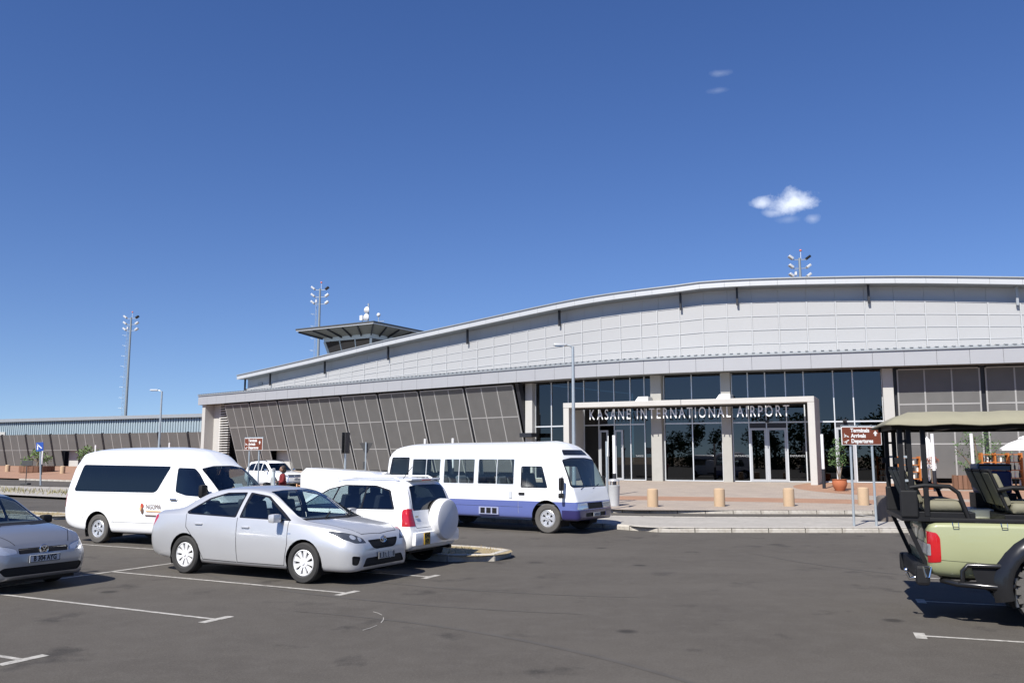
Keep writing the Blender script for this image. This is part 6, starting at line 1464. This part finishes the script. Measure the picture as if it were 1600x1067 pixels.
MB().lathe([(.2, 0), (.30, .18), (.36, .36), (.33, .50), (.36, .55), (.30, .56), (.27, .5)], 22).build('pot', 'terracotta', p, smooth=40)
x, y = -49.5, 91; z = pz(x, y)
plant('small_tree', 'small round green tree in a timber planter before the wing', 'tree', x, y, z + .45, [([(0, 0, 0), (.05, 0, .6), (-.1, 0, 1.2)], .12, .06), ([(.05, 0, .5), (.5, 0, 1.1)], .06, .04), ([(0, 0, .6), (-.7, 0, 1.0)], .06, .04)],
      [((-.9, 0, .8), .5), ((-1.4, .1, .55), .4), ((.0, 0, 1.3), .6), ((.6, 0, 1.2), .55), ((1.0, 0, .95), .45), ((.1, 0, 1.8), .5), ((-.4, 0, 1.45), .45), ((.5, .2, .7), .4)], 3, 'leaf_b', .2, 60)
x2, y2 = -43.2, 88.5
plant('bush', 'green bush rising behind the white van roof', 'shrub', x2, y2, pz(x2, y2), [([(0, 0, 0), (0, 0, 1.2)], .1, .05)], rclumps(rg, (0, 0, 1.9), .5, 7, .35, .6), 4, 'leaf_b', .2, 60)
pm('timber_planter', (.17, .085, .05), .8, .35, 2, stretch=(6, 6, .4))
def planter(x, y, z, r, h, label, n=14):
    t = thing('timber_planter', label, 'planter', (x, y, z), 0)
    for i in range(n):
        a = 2 * math.pi * i / n; MB().cbox((r * math.cos(a), r * math.sin(a), h / 2), .09, 2 * math.pi * r / n * .93, h * rnd.uniform(.97, 1.02), Matrix.Rotation(a, 3, 'Z')).build('stave', 'timber_planter', t)
    MB().lathe([(0, h * .85), (r * .97, h * .85)], 20).build('soil', 'dry_soil', t)
planter(-49.5, 91, z, 1.6, .62, 'long round timber planter holding the small tree', 22)
x, y = 22.3, 43.3; planter(x, y, pz(x, y), .42, .68, 'upright timber planter at the foot of the tall shrub')
x, y = 23.6, 44.2; zz = pz(x, y)
plant('tall_shrub', 'tall dark shrub with feathery branches behind the safari truck', 'shrub', x, y, zz, [([(0, 0, 0), (0, 0, 1.2), (-.1, 0, 2.6)], .07, .03), ([(0, 0, .4), (.5, 0, 1.6)], .05, .02), ([(0, 0, .4), (-.6, 0, 1.5)], .05, .02), ([(0, 0, .6), (1.0, 0, 1.9)], .04, .02), ([(0, 0, .8), (-1.1, 0, 2.0)], .04, .015)],
      rclumps(rg, (0, 0, 1.7), .55, 12, .26, .42, 1.6) + rclumps(rg, (1.1, 0, 1.8), .45, 7, .2, .36) + [((-.9, 0, 1.75), .24), ((-1.1, 0, 2.15), .2), ((-1.0, 0, 1.2), .2), ((-.4, 0, 2.7), .3), ((.1, 0, 3.0), .3)], 5, 'leaf_a', .12, 80)
# terrace: umbrellas and wine racks
pm('umbrella_white', (.75, .74, .72), .8, .04, 3); pm('rack_wood', (.42, .14, .03), .6, .15, 4); pm('bottle_dark', (.03, .025, .02), .15, .2, 9); pm('bottle_label', (.7, .68, .62), .6)
x, y = 20.9, 43.8; t = thing('closed_umbrella', 'furled white parasol standing on the terrace', 'umbrella', (x, y, pz(x, y)))
MB().cyl((0, 0, 0), (0, 0, 2.6), .03).build('pole', 'rim_white', t); MB().cyl((0, 0, 0), (0, 0, .08), .3, n=18).build('base', 'dark_steel', t)
m = MB(); n = 16; v = []
for r_, z_ in ((.02, 2.55), (.10, 2.45), (.14, 2.2), (.24, 1.9), (.19, 1.75), (.28, 1.3), (.30, 1.0), (.26, .98)):
    for j in range(n): k = 1 + (.22 if j % 2 else -.12); v.append((r_ * k * math.cos(6.283 * j / n), r_ * k * math.sin(6.283 * j / n), z_))
m.add(v, [(i * n + j, i * n + (j + 1) % n, (i + 1) * n + (j + 1) % n, (i + 1) * n + j) for i in range(7) for j in range(n)]); m.build('folded_canopy', 'umbrella_white', t, smooth=30)
x, y = 25.0, 42.4; t = thing('open_umbrella', 'open white parasol on a dark pole beside the wine rack', 'umbrella', (x, y, pz(x, y)))
MB().cyl((0, 0, 0), (0, 0, 2.5), .035).build('pole', 'dark_steel', t); MB().cyl((0, 0, 0), (0, 0, .08), .32, n=18).build('base', 'dark_steel', t)
for i in range(8):
    a, b = math.pi * i / 4, math.pi * (i + 1) / 4; m = MB(); q = 1.15
    pts = lambda r_, z_: ((r_ * math.cos(a), r_ * math.sin(a), z_), (r_ * math.cos(b), r_ * math.sin(b), z_))
    p0, p1 = pts(.12, 2.48), pts(q * .6, 2.28); p2, p3 = pts(q, 2.0), pts(q, 1.9)
    m.add([*p0, *p1, *p2, *p3], [(0, 1, 3, 2), (2, 3, 5, 4), (4, 5, 7, 6)]); m.build('canopy_panel', 'umbrella_white', t)
MB().lathe([(0, 2.62), (.2, 2.55), (.3, 2.46)], 12).build('vent_cap', 'umbrella_white', t)
def rack(x, y, w, h, cols, rows, label, rz=0, lean=0):
    t = thing('wine_rack', label, 'rack', (x, y, pz(x, y)), rz, 'wine racks on the terrace')
    for i in range(cols + 1): MB().cbox((-w / 2 + w * i / cols, 0, h / 2), .07, .3, h).build('upright', 'rack_wood', t)
    for k in range(rows + 1): MB().cbox((0, 0, .12 + (h - .2) * k / rows), w, .28, .04).build('shelf', 'rack_wood', t)
    for i in range(cols):
        for k in range(rows):
            for q in range(3):
                bx = -w / 2 + w * (i + (q + .5) / 3) / cols; bz = .14 + (h - .2) * k / rows; hh = (h - .2) / rows
                m = MB(); m.lathe([(.045, 0), (.045, hh * .5), (.016, hh * .68), (.016, hh * .9), (0, hh * .9)], 8, (bx, -.02, bz)); o = m.build('bottle', 'bottle_dark' if (q + k) % 2 else 'bottle_label', t, smooth=40)
rack(24.6, 43.9, 2.0, 1.75, 3, 4, 'orange timber wine rack full of bottles beside the open parasol')
rack(20.1, 44.3, 1.1, 1.6, 2, 4, 'narrow orange timber wine rack behind the furled parasol')
x, y = 20.75, 43.2
plant('flower_pot', 'reddish leafed pot plant in front of the furled parasol', 'potted plant', x, y, pz(x, y), [([(0, 0, .3), (0, 0, 1.0)], .03, .02)], [((0, 0, 1.45), .28), ((.2, 0, 1.4), .22), ((-.22, 0, 1.38), .22)], 8, 'leaf_red', .1, 150)
MB().lathe([(.16, 0), (.24, .3), (.26, .36), (.2, .35)], 18).build('pot', 'terracotta', bpy.data.objects[[o.name for o in bpy.data.objects if o.name.startswith('flower_pot')][-1]], smooth=40)

# ================= people =================
pm('skin', (.26, .15, .10), .6, .06, 8); pm('hair', (.03, .018, .013), .7, .3, 30); pm('red_cloth', (.16, .012, .014), .85, .2, 12, bump=.2); pm('trousers', (.02, .02, .025), .85, .2, 12); pm('dark_shirt', (.03, .035, .05), .85, .2, 12)
def skin_mesh(name, pts, edges, rad, mat, parent, sub=2):
    me = bpy.data.meshes.new(name); me.from_pydata(pts, edges, []); o = ob(name, me, parent)
    md = o.modifiers.new('s', 'SKIN'); o.modifiers.new('u', 'SUBSURF').levels = sub
    for i, r_ in enumerate(rad): me.skin_vertices[0].data[i].radius = (r_, r_) if not isinstance(r_, tuple) else r_
    me.skin_vertices[0].data[0].use_root = True
    bpy.context.view_layer.update(); ev = o.evaluated_get(bpy.context.evaluated_depsgraph_get()); nm = bpy.data.meshes.new_from_object(ev)
    o.modifiers.clear(); o.data = nm; nm.materials.clear(); nm.materials.append(M[mat]); nm.shade_smooth(); return o
def hand(parent, wrist, d, palm_n, mat='skin'):
    """five skinned fingers on a palm, slightly curled"""
    d = Vector(d).normalized(); n_ = Vector(palm_n).normalized(); s_ = d.cross(n_).normalized(); w = Vector(wrist)
    pts = [w, w + d * .045, w + d * .085]; ed = [(0, 1), (1, 2)]; rad = [(.022, .018), (.034, .016), (.036, .014)]
    for k, (off, ln) in enumerate(((-.03, .065), (-.01, .078), (.011, .073), (.03, .058))):
        b = len(pts); a = w + d * .092 + s_ * off; pts += [a, a + d * ln * .5 + n_ * .012, a + d * ln * .8 + n_ * .035]; ed += [(2, b), (b, b + 1), (b + 1, b + 2)]; rad += [.0095, .009, .008]
    b = len(pts); a = w + d * .03 - s_ * .03; pts += [a, a + d * .03 - s_ * .02 + n_ * .01, a + d * .058 - s_ * .022 + n_ * .025]; ed += [(1, b), (b, b + 1), (b + 1, b + 2)]; rad += [.013, .011, .009]
    return skin_mesh('hand', [tuple(p) for p in pts], ed, rad, mat, parent, 1)
def woman(x, y, rz):
    t = thing('person', 'woman in a dark red jacket and black trousers looking at a phone in her hands', 'person', (x, y, 0), rz)
    P = [(0, 0, .92), (0, 0, 1.05), (0, .0, 1.20), (.0, 0, 1.34), (-.01, 0, 1.42), (.0, 0, 1.47), (.015, 0, 1.53),      # pelvis..neck, head base (faces +x)
         (0, .17, 1.36), (.03, .21, 1.12), (.22, .12, 1.10), (0, -.17, 1.36), (.03, -.21, 1.12), (.22, -.10, 1.10),
         (0, .09, .86), (.02, .095, .48), (0, .10, .09), (.12, .11, .04), (0, -.09, .86), (.03, -.095, .48), (-.02, -.10, .09), (.10, -.11, .04)]
    E_ = [(0, 1), (1, 2), (2, 3), (3, 4), (4, 5), (5, 6), (3, 7), (7, 8), (8, 9), (3, 10), (10, 11), (11, 12), (0, 13), (13, 14), (14, 15), (15, 16), (0, 17), (17, 18), (18, 19), (19, 20)]
    Rr = [(.13, .17), (.115, .145), (.12, .16), (.10, .16), .055, .048, .045, .062, .046, .033, .062, .046, .033, .095, .062, .042, .035, .095, .062, .042, .035]
    body = skin_mesh('body', P, E_, Rr, 'trousers', t)
    # jacket: its own closed garment over torso and sleeves
    Pj = [(0, 0, .86), (0, 0, 1.0), (0, 0, 1.18), (0, 0, 1.34), (-.005, 0, 1.415), (0, .18, 1.36), (.03, .225, 1.12), (.17, .145, 1.105), (0, -.18, 1.36), (.03, -.225, 1.12), (.17, -.125, 1.105)]
    Ej = [(0, 1), (1, 2), (2, 3), (3, 4), (3, 5), (5, 6), (6, 7), (3, 8), (8, 9), (9, 10)]
    Rj = [(.165, .20), (.15, .185), (.145, .18), (.125, .175), .075, .08, .066, .052, .08, .066, .052]
    skin_mesh('jacket', Pj, Ej, Rj, 'red_cloth', t)
    hd = MB(); hd.ell((.03, 0, 1.585), .092, .076, .118, 18, 14); h = hd.build('head', 'skin', t, smooth=80)
    m = MB(); m.cbox((.122, 0, 1.575), .03, .025, .045); m.build('nose', 'skin', h, bevel=.01, smooth=60)
    for s_ in (1, -1):
        m = MB(); m.ell((.103, s_ * .033, 1.595), .012, .015, .009, 8, 6); m.build('eye', 'ink', h, smooth=60); m = MB(); m.ell((.02, s_ * .078, 1.58), .02, .012, .03, 8, 6); m.build('ear', 'skin', h, smooth=60)
    m = MB(); m.ell((.108, 0, 1.525), .012, .026, .008, 8, 6); m.build('mouth', 'red_cloth', h, smooth=60)
    m = MB(); rg = random.Random(4); m.ell((-.005, 0, 1.615), .108, .092, .112, 18, 12, .04, rg); m.ell((-.05, 0, 1.54), .07, .085, .10, 14, 10, .05, rg); m.build('hair', 'hair', t, smooth=60)
    hand(t, (.215, .115, 1.10), (.8, -.45, .1), (0, .2, 1)); hand(t, (.215, -.095, 1.10), (.8, .45, .1), (0, -.2, 1))
    ph = thing('phone', 'black phone held in the hands of the woman in red', 'phone', (x, y, 0), rz); MB().cbox((.33, .01, 1.13), .14, .07, .012, Matrix.Rotation(R(-25), 3, 'Y')).build('handset', 'black_gloss', ph, bevel=.004)
woman(-8.65, 33.0, R(205))
# driver in the van, seated
def driver():
    t = thing('person', 'person in dark clothes sitting behind the van windscreen', 'person')
    P = [(0, 0, .12), (-.05, 0, .30), (-.10, 0, .50), (-.10, 0, .60), (-.08, 0, .68), (-.06, 0, .72), (-.08, .2, .54), (.05, .25, .30), (.30, .15, .34), (-.08, -.2, .54), (.05, -.25, .30), (.30, -.15, .34), (.05, .1, .10), (.45, .12, .14), (.5, .12, -.28), (.05, -.1, .10), (.45, -.12, .14), (.5, -.12, -.28)]
    E_ = [(0, 1), (1, 2), (2, 3), (3, 4), (4, 5), (2, 6), (6, 7), (7, 8), (2, 9), (9, 10), (10, 11), (0, 12), (12, 13), (13, 14), (0, 15), (15, 16), (16, 17)]
    skin_mesh('body', P, E_, [(.15, .18), (.13, .17), (.11, .18), .06, .052, .048, .066, .05, .036, .066, .05, .036, .09, .07, .05, .09, .07, .05], 'dark_shirt', t)
    m = MB(); m.ell((-.03, 0, .82), .095, .078, .12, 16, 12); h = m.build('head', 'skin', t, smooth=80); m = MB(); m.ell((-.05, 0, .85), .10, .086, .11, 14, 10); m.build('hair', 'hair', t, smooth=60)
    MB().cbox((.063, 0, .81), .03, .025, .04).build('nose', 'skin', h, bevel=.01)
    for s_ in (1, -1): hand(t, (.30, s_ * .15, .34), (.7, -s_ * .3, .2), (0, 0, -1))
    return t
dr = driver(); v = vanr.matrix_basis @ Vector((3.85 - 2.69 + .05, .45, .97)); dr.location = v; dr.rotation_euler.z = vanr.rotation_euler.z

# dark bush woodland on the far side of the car park, behind the camera: it shows only as reflections in the glass
rg = random.Random(21); m = MB()
for i in range(34):
    x = -85 + i * 5.0 + rg.uniform(-1.5, 1.5); y = -50 + rg.uniform(-5, 5); h = rg.uniform(7, 11.5)
    m.tube([(x, y, 0), (x + rg.uniform(-.3, .3), y, h * .35), (x, y, h * .6)], .3, 6, .12)
    for k in range(9): leaves(m, (x + rg.uniform(-2.2, 2.2), y + rg.uniform(-2, 2), h * rg.uniform(.3, .9)), rg.uniform(1.2, 2.2), 130, rg, .65, .8)
    for k in range(4): leaves(m, (x + rg.uniform(-2.5, 2.5), y + rg.uniform(1, 3), rg.uniform(.8, 1.6)), rg.uniform(1.2, 1.8), 130, rg, .6, .9)
m.build('woodland', 'leaf_a', kind='stuff')
